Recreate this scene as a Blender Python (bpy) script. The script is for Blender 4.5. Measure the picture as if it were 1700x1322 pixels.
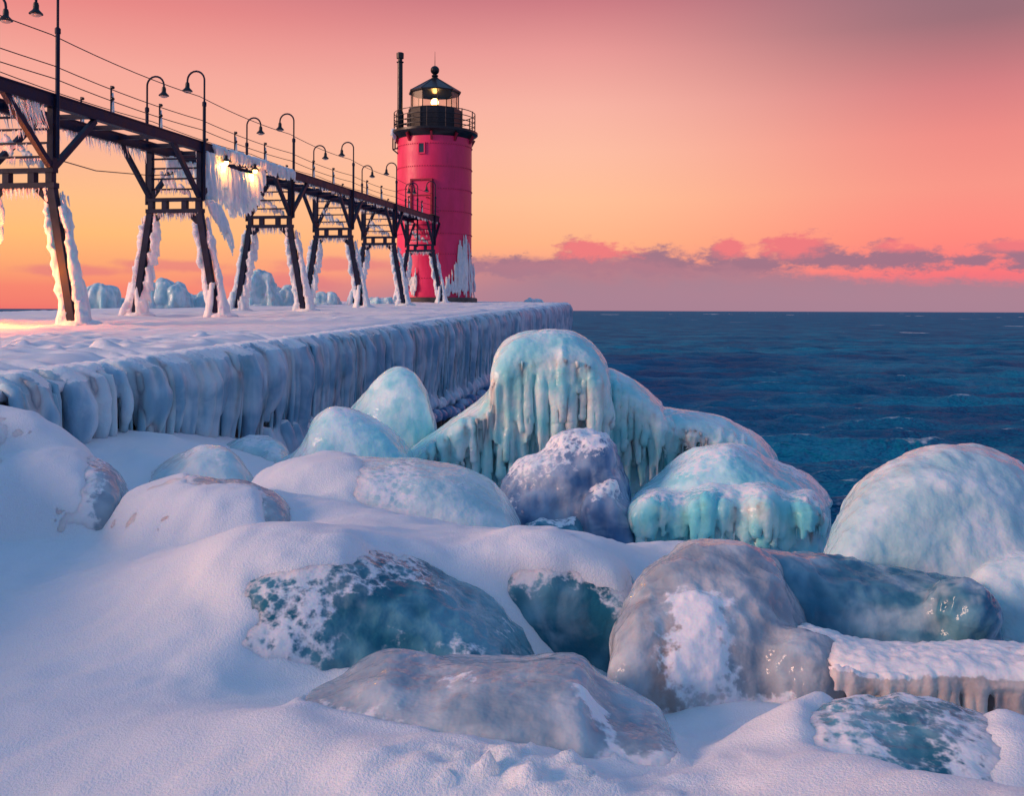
import bpy, math, random
import numpy as np
from mathutils import Vector, Matrix

for _o in list(bpy.data.objects):
    bpy.data.objects.remove(_o)
SC = bpy.context.scene
COL = SC.collection
R = math.radians

# ------------------------------------------------------------------ camera
EYE = 2.35
FPX = 1600.0            # focal length in pixels of the 1700 px wide photograph
HOR = 515.5
cam_d = bpy.data.cameras.new('camera')
cam = bpy.data.objects.new('camera', cam_d)
COL.objects.link(cam)
cam.location = (0, 0, EYE)
cam.rotation_euler = (R(90), R(-.21), 0)
cam_d.sensor_width = 36.0
cam_d.lens = 36.0 * FPX / 1700.0
cam_d.shift_y = -(661.0 - HOR) / 1700.0
cam_d.clip_end = 60000
cam_d.clip_start = 0.05
SC.camera = cam

# ------------------------------------------------------------------ node helper
class G:
    def __init__(s, tree):
        s.t = tree
        s.n = tree.nodes
        s.n.clear()
    def new(s, ty, **kw):
        nd = s.n.new(ty)
        for k, v in kw.items():
            setattr(nd, k, v)
        return nd
    def put(s, sock, v):
        if v is None:
            return
        if isinstance(v, bpy.types.NodeSocket):
            s.t.links.new(v, sock)
        elif isinstance(v, (tuple, list)) and sock.type == 'RGBA' and len(v) == 3:
            sock.default_value = (*v, 1)
        else:
            sock.default_value = v
    def math(s, op, a, b=None, c=None, clamp=False):
        nd = s.new('ShaderNodeMath', operation=op, use_clamp=clamp)
        s.put(nd.inputs[0], a); s.put(nd.inputs[1], b)
        if c is not None: s.put(nd.inputs[2], c)
        return nd.outputs[0]
    def vm(s, op, a, b=None, out=0):
        nd = s.new('ShaderNodeVectorMath', operation=op)
        s.put(nd.inputs[0], a); s.put(nd.inputs[1], b)
        return nd.outputs[out]
    def mix(s, f, a, b):
        nd = s.new('ShaderNodeMix', data_type='RGBA')
        s.put(nd.inputs[0], f); s.put(nd.inputs[6], a); s.put(nd.inputs[7], b)
        return nd.outputs[2]
    def sm(s, v, lo, hi, a=0.0, b=1.0):
        nd = s.new('ShaderNodeMapRange', interpolation_type='SMOOTHSTEP')
        s.put(nd.inputs[0], v); s.put(nd.inputs[1], lo); s.put(nd.inputs[2], hi)
        s.put(nd.inputs[3], a); s.put(nd.inputs[4], b)
        return nd.outputs[0]
    def noise(s, vec, scale, detail=3, rough=.5, dist=0.0):
        nd = s.new('ShaderNodeTexNoise')
        s.put(nd.inputs['Vector'], vec); nd.inputs['Scale'].default_value = scale
        nd.inputs['Detail'].default_value = detail; nd.inputs['Roughness'].default_value = rough
        nd.inputs['Distortion'].default_value = dist
        return nd.outputs[0]
    def voro(s, vec, scale, feature='F1', rnd=1.0, out=0):
        nd = s.new('ShaderNodeTexVoronoi', feature=feature)
        s.put(nd.inputs['Vector'], vec); nd.inputs['Scale'].default_value = scale
        nd.inputs['Randomness'].default_value = rnd
        return nd.outputs[out]
    def ramp(s, f, stops):
        nd = s.new('ShaderNodeValToRGB')
        e = nd.color_ramp.elements
        while len(e) > 1: e.remove(e[0])
        e[0].position = stops[0][0]; e[0].color = (*stops[0][1], 1)
        for p, c in stops[1:]:
            x = e.new(p); x.color = (*c, 1)
        s.put(nd.inputs[0], f)
        return nd.outputs[0]
    def bump(s, h, strength=.3, dist=.01, nrm=None):
        nd = s.new('ShaderNodeBump')
        s.put(nd.inputs['Height'], h); nd.inputs['Strength'].default_value = strength
        nd.inputs['Distance'].default_value = dist
        if nrm is not None: s.put(nd.inputs['Normal'], nrm)
        return nd.outputs[0]
    def scale(s, v, xyz):
        return s.vm('MULTIPLY', v, tuple(xyz))

def lin(r, g, b):
    f = lambda c: (c / 255) / 12.92 if c / 255 <= .04045 else ((c / 255 + .055) / 1.055) ** 2.4
    return (f(r), f(g), f(b))

# ------------------------------------------------------------------ sky and sun
SUN_AZ, SUN_EL = -108.0, 17.0
world = bpy.data.worlds.new('World')
SC.world = world
world.use_nodes = True

def build_sky():
    g = G(world.node_tree)
    tc = g.new('ShaderNodeTexCoord')
    d = g.vm('NORMALIZE', tc.outputs['Generated'])
    sx = g.new('ShaderNodeSeparateXYZ'); g.put(sx.inputs[0], d)
    X, Y, Z = sx.outputs
    el = g.math('MULTIPLY', g.math('ARCSINE', Z), 57.2958)
    az = g.math('MULTIPLY', g.math('ARCTAN2', X, Y), 57.2958)
    def rmp(stops):
        # stops in degrees of elevation, 0..90 ; sqrt spacing keeps detail low down
        f = g.math('POWER', g.math('DIVIDE', g.math('MAXIMUM', el, 0.0), 90.0), .5)
        return g.ramp(f, [(math.sqrt(e / 90), lin(*c)) for e, c in stops])
    up = [(26, (146, 124, 150)), (36, (124, 138, 178)), (55, (106, 148, 196)), (90, (100, 148, 200))]
    left = rmp([(0, (238, 112, 108)), (1.2, (247, 132, 110)), (2.6, (253, 168, 112)), (4.2, (255, 188, 116)), (6, (254, 190, 132)),
                (9.5, (250, 178, 152)), (13, (247, 168, 153)), (16.5, (234, 134, 130))] + [(21, (205, 122, 130))] + up)
    mid = rmp([(0, (236, 120, 128)), (2, (250, 150, 130)), (4, (255, 178, 132)), (6.5, (255, 190, 148)), (9.3, (253, 188, 160)),
               (12, (248, 178, 161)), (15, (234, 154, 149)), (17.8, (205, 122, 129))] + up)
    right = rmp([(0, (232, 108, 128)), (2, (248, 112, 122)), (4, (255, 132, 122)), (6.8, (248, 146, 131)), (9.5, (238, 138, 130)),
                 (12, (214, 126, 128)), (15.5, (155, 108, 117))] + [(20, (140, 108, 124))] + up)
    back = rmp([(0, (120, 126, 165)), (6, (142, 140, 180)), (14, (130, 148, 196)), (30, (108, 146, 190)), (60, (98, 142, 192)), (90, (92, 142, 194))])
    c = g.mix(g.sm(az, -30, 2), left, mid)
    c = g.mix(g.sm(az, 2, 27), c, right)
    c = g.mix(g.sm(g.math('ABSOLUTE', g.math('ADD', az, 20)), 60, 130), c, back)
    clear = c
    # ---- low clouds (direction space)
    cv = g.new('ShaderNodeCombineXYZ')
    g.put(cv.inputs[0], g.math('MULTIPLY', az, .5)); g.put(cv.inputs[1], g.math('MULTIPLY', el, 1.0))
    cvec = cv.outputs[0]
    n1 = g.math('SUBTRACT', g.noise(cvec, .8, 4, .6), .5)
    n2 = g.math('SUBTRACT', g.noise(cvec, 2.4, 6, .66), .5)
    ae = g.new('ShaderNodeCombineXYZ'); g.put(ae.inputs[0], az); g.put(ae.inputs[1], el)
    def pix(x, y):
        a = math.atan((x - 850) / FPX)
        return math.degrees(a), math.degrees(math.atan((HOR - y) / FPX * math.cos(a)))
    def blob(x, y, w, h):
        a, e = pix(x, y)
        v = g.vm('MULTIPLY', g.vm('SUBTRACT', ae.outputs[0], (a, e, 0)), (FPX / (w * 57.3), FPX / (h * 57.3), 0))
        return g.math('SUBTRACT', 1.0, g.vm('LENGTH', v, out=1))
    def group(bl):
        r = None
        for q in bl:
            k = blob(*q)
            r = k if r is None else g.math('SMOOTH_MAX', r, k, .25)
        return r
    cum = group([(985, 424, 95, 38), (1090, 436, 130, 34), (1215, 412, 46, 28), (1225, 440, 150, 22), (1325, 410, 92, 38), (1400, 428, 110, 22), (1505, 424, 110, 28), (1700, 418, 90, 30), (860, 444, 140, 26), (1620, 428, 60, 14)])
    cum = g.math('ADD', cum, g.math('ADD', g.math('MULTIPLY', n1, 1.6), g.math('MULTIPLY', n2, 1.25)))
    cm = g.sm(cum, .12, .58)
    # pink, sun-struck crowns and mauve bases
    crown = group([(985, 412, 90, 26), (1215, 408, 40, 22), (1310, 402, 70, 28), (1500, 405, 50, 12), (1690, 404, 50, 12)])
    ccol = g.mix(g.sm(g.math('ADD', crown, g.math('MULTIPLY', n2, 1.4)), -.15, .6), lin(150, 110, 134), lin(236, 116, 124))
    c = g.mix(g.math('MULTIPLY', cm, .92), c, ccol)
    # bank on the horizon
    top = g.math('ADD', g.math('MULTIPLY', g.noise(g.scale(cvec, (1, 0, 0)), .45, 4, .6), 1.3), g.sm(az, 3, 26, 2.5, 1.15))
    bank = g.sm(g.math('SUBTRACT', top, g.math('ADD', el, g.math('MULTIPLY', n2, 1.3))), -.2, .5)
    bank = g.math('MULTIPLY', bank, g.sm(az, -12, 3))
    bcol = g.mix(g.sm(g.math('ADD', el, g.math('MULTIPLY', n1, 1.6)), .2, 3.0), lin(142, 128, 150), lin(180, 120, 136))
    c = g.mix(g.math('MULTIPLY', bank, .93), c, bcol)
    # thin pink streaks behind the catwalk
    st = group([(140, 452, 120, 14), (290, 443, 130, 14), (560, 440, 160, 18), (470, 470, 180, 22)])
    st = g.sm(g.math('ADD', st, g.math('MULTIPLY', n1, 1.2)), .1, .7)
    c = g.mix(g.math('MULTIPLY', st, .62), c, lin(226, 118, 126))
    low = g.math('MULTIPLY', g.math('MULTIPLY', g.sm(el, 2.3, .7), g.sm(az, -20, -4)), .7)
    c = g.mix(low, c, lin(176, 128, 146))
    # physical sky, low sun, adds a little of its own gradient
    sky = g.new('ShaderNodeTexSky', sky_type='NISHITA')
    sky.sun_disc = False
    sky.sun_elevation = R(SUN_EL); sky.sun_rotation = R(SUN_AZ)
    bg1 = g.new('ShaderNodeBackground'); g.put(bg1.inputs[0], c); bg1.inputs[1].default_value = 1.0
    bg2 = g.new('ShaderNodeBackground'); g.put(bg2.inputs[0], sky.outputs[0]); bg2.inputs[1].default_value = .004
    add = g.new('ShaderNodeAddShader')
    g.put(add.inputs[0], bg1.outputs[0]); g.put(add.inputs[1], bg2.outputs[0])
    bg3 = g.new('ShaderNodeBackground'); g.put(bg3.inputs[0], clear); bg3.inputs[1].default_value = 1.0
    add2 = g.new('ShaderNodeAddShader')
    g.put(add2.inputs[0], bg3.outputs[0]); g.put(add2.inputs[1], bg2.outputs[0])
    mx = g.new('ShaderNodeMixShader')      # clouds only lie low: spare the work higher up
    g.put(mx.inputs[0], g.math('LESS_THAN', el, 6.5)); g.put(mx.inputs[1], add2.outputs[0]); g.put(mx.inputs[2], add.outputs[0])
    out = g.new('ShaderNodeOutputWorld'); g.put(out.inputs[0], mx.outputs[0])
build_sky()
world.cycles.sampling_method = 'NONE'

sun_d = bpy.data.lights.new('sun', 'SUN')
sun_d.energy = 2.9
sun_d.angle = R(20)
sun_d.color = (1.0, .60, .43)
sun = bpy.data.objects.new('sun', sun_d)
COL.objects.link(sun)
_sv = Vector((math.sin(R(SUN_AZ)) * math.cos(R(SUN_EL)), math.cos(R(SUN_AZ)) * math.cos(R(SUN_EL)), math.sin(R(SUN_EL))))
sun.rotation_euler = _sv.to_track_quat('Z', 'Y').to_euler()

SC.view_settings.view_transform = 'Standard'
SC.view_settings.look = 'None'
SC.view_settings.gamma = 1
SC.view_settings.exposure = 0
SC.view_settings.use_curve_mapping = False
SC.render.engine = 'CYCLES'
SC.cycles.use_denoising = True
SC.cycles.max_bounces = 6
SC.cycles.sample_clamp_indirect = 6

# ------------------------------------------------------------------ geometry helpers
rng = np.random.default_rng(7)
random.seed(7)

def P(px, py, d):
    """point that the photograph shows at pixel (px, py), d metres away"""
    return np.array([(px - 850) / FPX * d, d, EYE - (py - HOR) / FPX * d])

_tab = np.random.default_rng(3).random(4096) * 2 - 1
def vnoise(Q, f, seed=0):
    q = np.asarray(Q, float) * np.asarray(f, float) + seed * 17.31
    i = np.floor(q).astype(np.int64); w = q - i
    w = w * w * w * (w * (w * 6 - 15) + 10)
    r = 0
    for dx in (0, 1):
        for dy in (0, 1):
            for dz in (0, 1):
                h = ((i[:, 0] + dx) * 73856093 ^ (i[:, 1] + dy) * 19349663 ^ (i[:, 2] + dz) * 83492791) & 4095
                r = r + _tab[h] * (w[:, 0] if dx else 1 - w[:, 0]) * (w[:, 1] if dy else 1 - w[:, 1]) * (w[:, 2] if dz else 1 - w[:, 2])
    return r
def fbm(Q, f, seed=0, octv=3, gain=.5):
    a, r = 1.0, 0
    for k in range(octv):
        r = r + a * vnoise(Q, np.asarray(f, float) * 2 ** k, seed + k * 5)
        a *= gain
    return r
def sstep(x, a, b):
    t = np.clip((x - a) / (b - a), 0, 1)
    return t * t * (3 - 2 * t)

class MB:
    def __init__(s): s.v = []; s.f = []
    def add(s, v, f):
        o = len(s.v)
        s.v.extend([tuple(float(c) for c in p) for p in v]); s.f.extend([tuple(i + o for i in q) for q in f])
        return s
    def loft(s, rings, cap=True):
        k = len(rings[0]); v = [p for r in rings for p in r]; f = []
        for i in range(len(rings) - 1):
            for j in range(k):
                a, b = i * k + j, i * k + (j + 1) % k
                f.append((a, b, b + k, a + k))
        if cap:
            f.append(tuple(range(k - 1, -1, -1)))
            f.append(tuple(range((len(rings) - 1) * k, len(rings) * k)))
        return s.add(v, f)
    def box(s, c, sz):
        x, y, z = c; a, b, h = sz[0] / 2, sz[1] / 2, sz[2] / 2
        v = [(x + i * a, y + j * b, z + k * h) for k in (-1, 1) for i, j in ((-1, -1), (1, -1), (1, 1), (-1, 1))]
        return s.add(v, [(3, 2, 1, 0), (4, 5, 6, 7), (0, 1, 5, 4), (1, 2, 6, 5), (2, 3, 7, 6), (3, 0, 4, 7)])
    def bar(s, p, q, w, h, up=(0, 0, 1)):
        p, q = np.array(p, float), np.array(q, float)
        d = q - p; d /= np.linalg.norm(d)
        u = np.array(up, float)
        sd = np.cross(d, u)
        if np.linalg.norm(sd) < 1e-4: sd = np.cross(d, (1, 0, 0))
        sd /= np.linalg.norm(sd); u = np.cross(sd, d)
        r = lambda c: [c + sd * w / 2 * a + u * h / 2 * b for a, b in ((-1, -1), (1, -1), (1, 1), (-1, 1))]
        return s.loft([r(p), r(q)])
    def tube(s, pts, rad, k=8):
        pts = [np.array(p, float) for p in pts]
        n = len(pts)
        if not hasattr(rad, '__len__'): rad = [rad] * n
        rings = []; pu = None
        for i in range(n):
            d = pts[min(i + 1, n - 1)] - pts[max(i - 1, 0)]
            d /= np.linalg.norm(d) + 1e-9
            if pu is None:
                pu = np.cross(d, (0, 1, 0) if abs(d[1]) < .9 else (1, 0, 0))
            pu = pu - d * np.dot(pu, d); pu /= np.linalg.norm(pu) + 1e-9
            w = np.cross(d, pu)
            rings.append([pts[i] + rad[i] * (pu * math.cos(2 * math.pi * j / k) + w * math.sin(2 * math.pi * j / k)) for j in range(k)])
        return s.loft(rings)
    def lathe(s, prof, k=24, c=(0, 0, 0)):
        rings = [[(c[0] + r * math.cos(2 * math.pi * j / k), c[1] + r * math.sin(2 * math.pi * j / k), c[2] + z) for j in range(k)] for r, z in prof]
        return s.loft(rings)
    def ell(s, c, r, rot=0.0, tilt=0.0, k=24, m=14):
        M = Matrix.Rotation(rot, 3, 'Z') @ Matrix.Rotation(tilt, 3, 'Y')
        c = Vector(c); rings = []
        for i in range(m + 1):
            th = math.pi * (i / m) * .998 + .003
            rings.append([tuple(c + M @ Vector((r[0] * math.sin(th) * math.cos(2 * math.pi * j / k), r[1] * math.sin(th) * math.sin(2 * math.pi * j / k), -r[2] * math.cos(th)))) for j in range(k)])
        return s.loft(rings)
    def mesh(s, name):
        me = bpy.data.meshes.new(name)
        me.from_pydata(s.v, [], s.f)
        me.update()
        return me
    def build(s, name, mat, parent=None, smooth=False, loc=None):
        me = s.mesh(name)
        o = bpy.data.objects.new(name, me)
        COL.objects.link(o)
        if mat: me.materials.append(mat)
        if parent: o.parent = parent
        if loc is not None: o.location = loc
        if smooth: smooth_by_angle(me, 40)
        return o

def smooth_by_angle(me, deg):
    me.polygons.foreach_set('use_smooth', [True] * len(me.polygons))
    try:
        me.set_sharp_from_angle(angle=R(deg))
    except Exception:
        pass

def tag(o, label=None, cat=None, group=None, kind=None):
    if label: o['label'] = label
    if cat: o['category'] = cat
    if group: o['group'] = group
    if kind: o['kind'] = kind
    return o
def empty(name, loc=(0, 0, 0), rz=0.0):
    o = bpy.data.objects.new(name, None)
    COL.objects.link(o); o.location = loc; o.rotation_euler = (0, 0, rz)
    o.empty_display_size = .3
    return o
def copy_tree(o, parent=None):
    c = o.copy(); COL.objects.link(c); c.parent = parent
    for ch in [x for x in COL.objects if x.parent == o]:
        copy_tree(ch, c)
    return c

def fuse(name, mb, voxel, smooth, mat, parent=None, disp=None, loc=None, extra=None):
    """union the closed shapes of mb into one skin of ice"""
    me = mb.mesh(name + '_raw')
    o = bpy.data.objects.new(name + '_raw', me)
    COL.objects.link(o)
    md = o.modifiers.new('r', 'REMESH'); md.mode = 'VOXEL'; md.voxel_size = voxel; md.adaptivity = 0
    if smooth:
        sm = o.modifiers.new('s', 'SMOOTH'); sm.factor = .5; sm.iterations = smooth
    dg = bpy.context.evaluated_depsgraph_get()
    ne = bpy.data.meshes.new_from_object(o.evaluated_get(dg))
    bpy.data.objects.remove(o); bpy.data.meshes.remove(me)
    ne.name = name
    n = len(ne.vertices)
    co = np.empty(n * 3); ne.vertices.foreach_get('co', co); co = co.reshape(-1, 3)
    no = np.empty(n * 3); ne.vertices.foreach_get('normal', no); no = no.reshape(-1, 3)
    snow = np.zeros(n)
    if disp:
        off, snow = disp(co, no)
        co = co + (no * off[:, None] if off.ndim == 1 else off)
        ne.vertices.foreach_set('co', co.ravel())
    if extra is not None and extra.v:
        nl = len(ne.loops); npol = len(ne.polygons)
        li = np.empty(nl, np.int32); ne.loops.foreach_get('vertex_index', li)
        ls = np.empty(npol, np.int32); ne.polygons.foreach_get('loop_start', ls)
        fl = [i for f in extra.f for i in f]; st = np.cumsum([0] + [len(f) for f in extra.f])[:-1]
        co = np.concatenate([co, np.array(extra.v)]); li = np.concatenate([li, np.array(fl, np.int32) + n])
        ls = np.concatenate([ls, st.astype(np.int32) + nl]); snow = np.concatenate([snow, np.zeros(len(extra.v))])
        bpy.data.meshes.remove(ne); ne = bpy.data.meshes.new(name)
        ne.vertices.add(len(co)); ne.vertices.foreach_set('co', co.ravel())
        ne.loops.add(len(li)); ne.loops.foreach_set('vertex_index', li)
        ne.polygons.add(len(ls)); ne.polygons.foreach_set('loop_start', ls)
        ne.update(calc_edges=True)
    at = ne.attributes.new('snow', 'FLOAT', 'POINT')
    at.data.foreach_set('value', np.asarray(snow, np.float32))
    ne.polygons.foreach_set('use_smooth', [True] * len(ne.polygons))
    ne.materials.clear(); ne.materials.append(mat)
    ne.update()
    ob = bpy.data.objects.new(name, ne)
    COL.objects.link(ob)
    if parent: ob.parent = parent
    if loc is not None: ob.location = loc
    return ob

# ------------------------------------------------------------------ materials
def mat(name):
    m = bpy.data.materials.new(name); m.use_nodes = True
    g = G(m.node_tree)
    b = g.new('ShaderNodeBsdfPrincipled'); o = g.new('ShaderNodeOutputMaterial')
    g.put(o.inputs[0], b.outputs[0])
    pos = g.new('ShaderNodeNewGeometry').outputs['Position']
    return m, g, b, pos

def m_plain(name, col, rough=.5, metal=0.0, var=.25, scale=8.0, bump=.1, spec=.5):
    m, g, b, pos = mat(name)
    n = g.noise(pos, scale, 5, .6)
    g.put(b.inputs['Base Color'], g.mix(g.sm(n, .3, .7), tuple(c * (1 - var) for c in col), tuple(min(1, c * (1 + var)) for c in col)))
    g.put(b.inputs['Roughness'], g.sm(n, .2, .8, rough * .8, min(1, rough * 1.2)))
    b.inputs['Metallic'].default_value = metal
    b.inputs['Specular IOR Level'].default_value = spec
    if bump: g.put(b.inputs['Normal'], g.bump(g.noise(pos, scale * 4, 4, .6), bump, .01))
    return m

SNOW = (.82, .84, .88)
def m_snow():
    m, g, b, pos = mat('snow')
    n = g.noise(pos, 1.3, 4, .55)
    c = g.mix(g.sm(n, .35, .7), (.80, .83, .88), (.86, .86, .87))
    g.put(b.inputs['Base Color'], c)
    b.inputs['Roughness'].default_value = .62
    b.inputs['Specular IOR Level'].default_value = .35
    b.inputs['Subsurface Weight'].default_value = .35
    b.inputs['Subsurface Radius'].default_value = (.3, .5, .8)
    b.inputs['Subsurface Scale'].default_value = .05
    f = g.math('ADD', g.math('MULTIPLY', g.noise(pos, 110, 2, .7), .9), g.math('MULTIPLY', g.noise(pos, 30, 1, .6), .35))
    g.put(b.inputs['Normal'], g.bump(f, .5, .014))
    return m

def m_ice(name, deep, pale, dirt=None, dirt_amt=0.0, rough=.28, sss=.55, snow_scale=22.0, frost=.35, wave=(1, 1, .6), spec=.5):
    """glaze ice: clear coloured ice, milky frosted zones, wind-packed snow where the mesh says it lies"""
    m, g, b, pos = mat(name)
    n1 = g.noise(pos, 1.7, 2, .55, .6)
    n2 = g.noise(g.scale(pos, wave), 6.5, 2, .6, .3)
    base = g.mix(g.sm(g.math('ADD', n1, g.math('MULTIPLY', g.math('SUBTRACT', n2, .5), .5)), .36, .66), deep, pale)
    milk = g.sm(g.noise(pos, 3.1, 3, .65, .8), .50, .72)
    base = g.mix(g.math('MULTIPLY', milk, frost), base, (.78, .84, .86))
    if dirt:
        dn = g.sm(g.noise(g.scale(pos, (1, 1, .6)), 2.2, 5, .6, .8), .62 - dirt_amt * .3, .82 - dirt_amt * .3)
        base = g.mix(g.math('MULTIPLY', dn, .75), base, dirt)
    # snow
    at = g.new('ShaderNodeAttribute', attribute_name='snow').outputs['Fac']
    lace = g.voro(g.vm('ADD', pos, g.scale(g.noise(pos, 9, 1), (.05, .05, .05))), snow_scale)
    gran = g.noise(pos, 60, 1, .6)
    s = g.math('ADD', at, g.math('MULTIPLY', g.sm(at, .02, .3), g.math('ADD', g.math('MULTIPLY', g.math('SUBTRACT', lace, .42), .6), g.math('MULTIPLY', g.math('SUBTRACT', gran, .5), .5))))
    sf = g.sm(s, .30, .68)
    g.put(b.inputs['Base Color'], g.mix(sf, base, SNOW))
    g.put(b.inputs['Roughness'], g.math('ADD', g.math('MULTIPLY', sf, .35), g.sm(n1, .3, .7, rough * .7, rough * 1.4)))
    b.inputs['Specular IOR Level'].default_value = spec
    b.inputs['IOR'].default_value = 1.31
    b.inputs['Subsurface Weight'].default_value = sss
    b.inputs['Subsurface Radius'].default_value = (.25, .7, 1.0)
    b.inputs['Subsurface Scale'].default_value = .22
    h = g.math('ADD', g.noise(g.scale(pos, wave), 11, 1, .55), g.math('MULTIPLY', g.noise(pos, 38, 1, .6), .35))
    g.put(b.inputs['Normal'], g.bump(h, .5, .03))
    return m

M = {}
M['snow'] = m_snow()
M['ice_teal'] = m_ice('turquoise_ice', (.30, .70, .75), (.70, .91, .92), frost=.45, rough=.16, sss=.7)
M['ice_aqua'] = m_ice('aqua_ice', (.20, .62, .70), (.54, .85, .89), frost=.4, rough=.16, sss=.7)
M['ice_blue'] = m_ice('blue_grey_ice', (.018, .15, .22), (.14, .36, .45), frost=.25, rough=.12)
M['ice_limb'] = m_ice('rippled_blue_ice', (.03, .16, .25), (.17, .36, .46), frost=.35, rough=.12)
M['ice_grey'] = m_ice('grey_ice', (.27, .35, .42), (.50, .56, .61), (.38, .31, .29), .15, frost=.45, rough=.14, sss=.65)
M['ice_rough'] = m_ice('smoky_brown_ice', (.26, .31, .37), (.50, .54, .58), (.32, .22, .18), .34, frost=.5, rough=.10)
M['ice_brown'] = m_ice('sandy_ice', (.34, .30, .29), (.62, .57, .54), (.13, .075, .055), .45, frost=.35, rough=.22)
M['ice_pale'] = m_ice('pale_ice', (.40, .63, .68), (.70, .81, .83), (.56, .50, .49), .25, frost=.45, rough=.15, sss=.65)
M['ice_frost'] = m_ice('frosted_ice', (.06, .15, .30), (.32, .42, .56), frost=.4, rough=.2)
M['ice_wall'] = m_ice('curtain_ice', (.22, .40, .53), (.52, .66, .76), frost=.25, wave=(1, 1, .12), rough=.4, spec=.3)
M['rime'] = m_ice('white_rime', (.62, .68, .74), (.80, .80, .80), frost=.7, rough=.4, sss=.5, wave=(1, 1, .3))
M['steel'] = m_plain('dark_steel', (.005, .012, .038), .5, .0, .3, 6, .15, .2)
M['black'] = m_plain('black_paint', (.009, .009, .014), .35, 0, .3, 9, .1, .4)
M['concrete'] = m_plain('wet_concrete', (.085, .07, .062), .7, 0, .4, 3, .4)
M['timber'] = m_plain('wet_timber', (.03, .024, .022), .6, 0, .4, 9, .5)
M['stone'] = m_plain('dark_stone', (.03, .035, .045), .4, 0, .4, 5, .5)
M['wire'] = m_plain('wire', (.012, .012, .016), .5, 0, .1, 9, 0)
M['lens'] = m_plain('milky_glass', (.55, .5, .46), .2, 0, .1, 9, 0)

def m_red():
    m, g, b, pos = mat('red_paint')
    n = g.noise(g.scale(pos, (1, 1, .35)), 2.4, 6, .65)
    st = g.noise(g.scale(pos, (5, 5, .5)), 2.0, 4, .6)
    c = g.mix(g.sm(n, .3, .72), (.78, .016, .105), (.93, .030, .155))
    c = g.mix(g.math('MULTIPLY', g.sm(st, .55, .8), .35), c, (.30, .006, .045))
    g.put(b.inputs['Base Color'], c)
    g.put(b.inputs['Roughness'], g.sm(n, .3, .7, .35, .55))
    g.put(b.inputs['Normal'], g.bump(g.noise(pos, 5, 4, .6), .25, .02))
    return m
M['red'] = m_red()
M['red_dark'] = m_plain('dark_red_paint', (.30, .008, .03), .45, 0, .3, 4, .1)

def m_glow(name, col, s):
    m = bpy.data.materials.new(name); m.use_nodes = True
    g = G(m.node_tree)
    e = g.new('ShaderNodeEmission'); e.inputs[0].default_value = (*col, 1); e.inputs[1].default_value = s
    o = g.new('ShaderNodeOutputMaterial'); g.put(o.inputs[0], e.outputs[0])
    return m
M['bulb'] = m_glow('lit_bulb', (1, .56, .16), 18)
M['glow_lens'] = m_glow('lit_lens', (1, .36, .06), 1.6)

def m_glass():
    m = bpy.data.materials.new('lantern_glass'); m.use_nodes = True
    g = G(m.node_tree)
    t = g.new('ShaderNodeBsdfTransparent'); t.inputs[0].default_value = (.96, .93, .9, 1)
    gl = g.new('ShaderNodeBsdfGlossy'); gl.inputs['Roughness'].default_value = .35; gl.inputs[0].default_value = (.6, .55, .5, 1)
    fr = g.new('ShaderNodeFresnel'); fr.inputs[0].default_value = 1.45
    mx = g.new('ShaderNodeMixShader')
    g.put(mx.inputs[0], g.math('MULTIPLY', fr.outputs[0], .2)); g.put(mx.inputs[1], t.outputs[0]); g.put(mx.inputs[2], gl.outputs[0])
    o = g.new('ShaderNodeOutputMaterial'); g.put(o.inputs[0], mx.outputs[0])
    return m
M['glass'] = m_glass()

def m_water():
    m, g, b, pos = mat('lake_water')
    n = g.noise(g.scale(pos, (.6, 1.4, 1)), .25, 4, .6)
    c = g.mix(g.sm(n, .35, .7), (.002, .095, .205), (.007, .22, .35))
    foam_at = g.new('ShaderNodeAttribute', attribute_name='foam').outputs['Fac']
    ff = g.math('MULTIPLY', g.sm(g.math('ADD', foam_at, g.math('MULTIPLY', g.math('SUBTRACT', g.noise(g.scale(pos, (.5, 1, 1)), 3, 4, .7), .5), .8)), .45, .7), .8)
    h = g.math('ADD', g.noise(g.scale(pos, (.6, 1.5, 1)), 1.6, 4, .65, .5), g.math('MULTIPLY', g.noise(g.scale(pos, (.7, 1.4, 1)), 7, 2, .6), .35))
    nrm = g.bump(h, 1.0, .25)
    df = g.new('ShaderNodeBsdfDiffuse'); g.put(df.inputs[0], g.mix(ff, c, (.7, .72, .75))); g.put(df.inputs['Normal'], nrm)
    gl = g.new('ShaderNodeBsdfGlossy'); gl.inputs['Roughness'].default_value = .14; g.put(gl.inputs['Normal'], nrm)
    fr = g.new('ShaderNodeFresnel'); fr.inputs[0].default_value = 1.333; g.put(fr.inputs['Normal'], nrm)
    mx = g.new('ShaderNodeMixShader')       # wind-roughened: steep facets send back only part of the sky glow
    g.put(mx.inputs[0], g.math('MULTIPLY', g.math('MINIMUM', fr.outputs[0], .32), g.math('SUBTRACT', .2, g.math('MULTIPLY', ff, .2))))
    g.put(mx.inputs[1], df.outputs[0]); g.put(mx.inputs[2], gl.outputs[0])
    g.put([n for n in g.n if n.type == 'OUTPUT_MATERIAL'][0].inputs[0], mx.outputs[0])
    return m
M['water'] = m_water()

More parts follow.
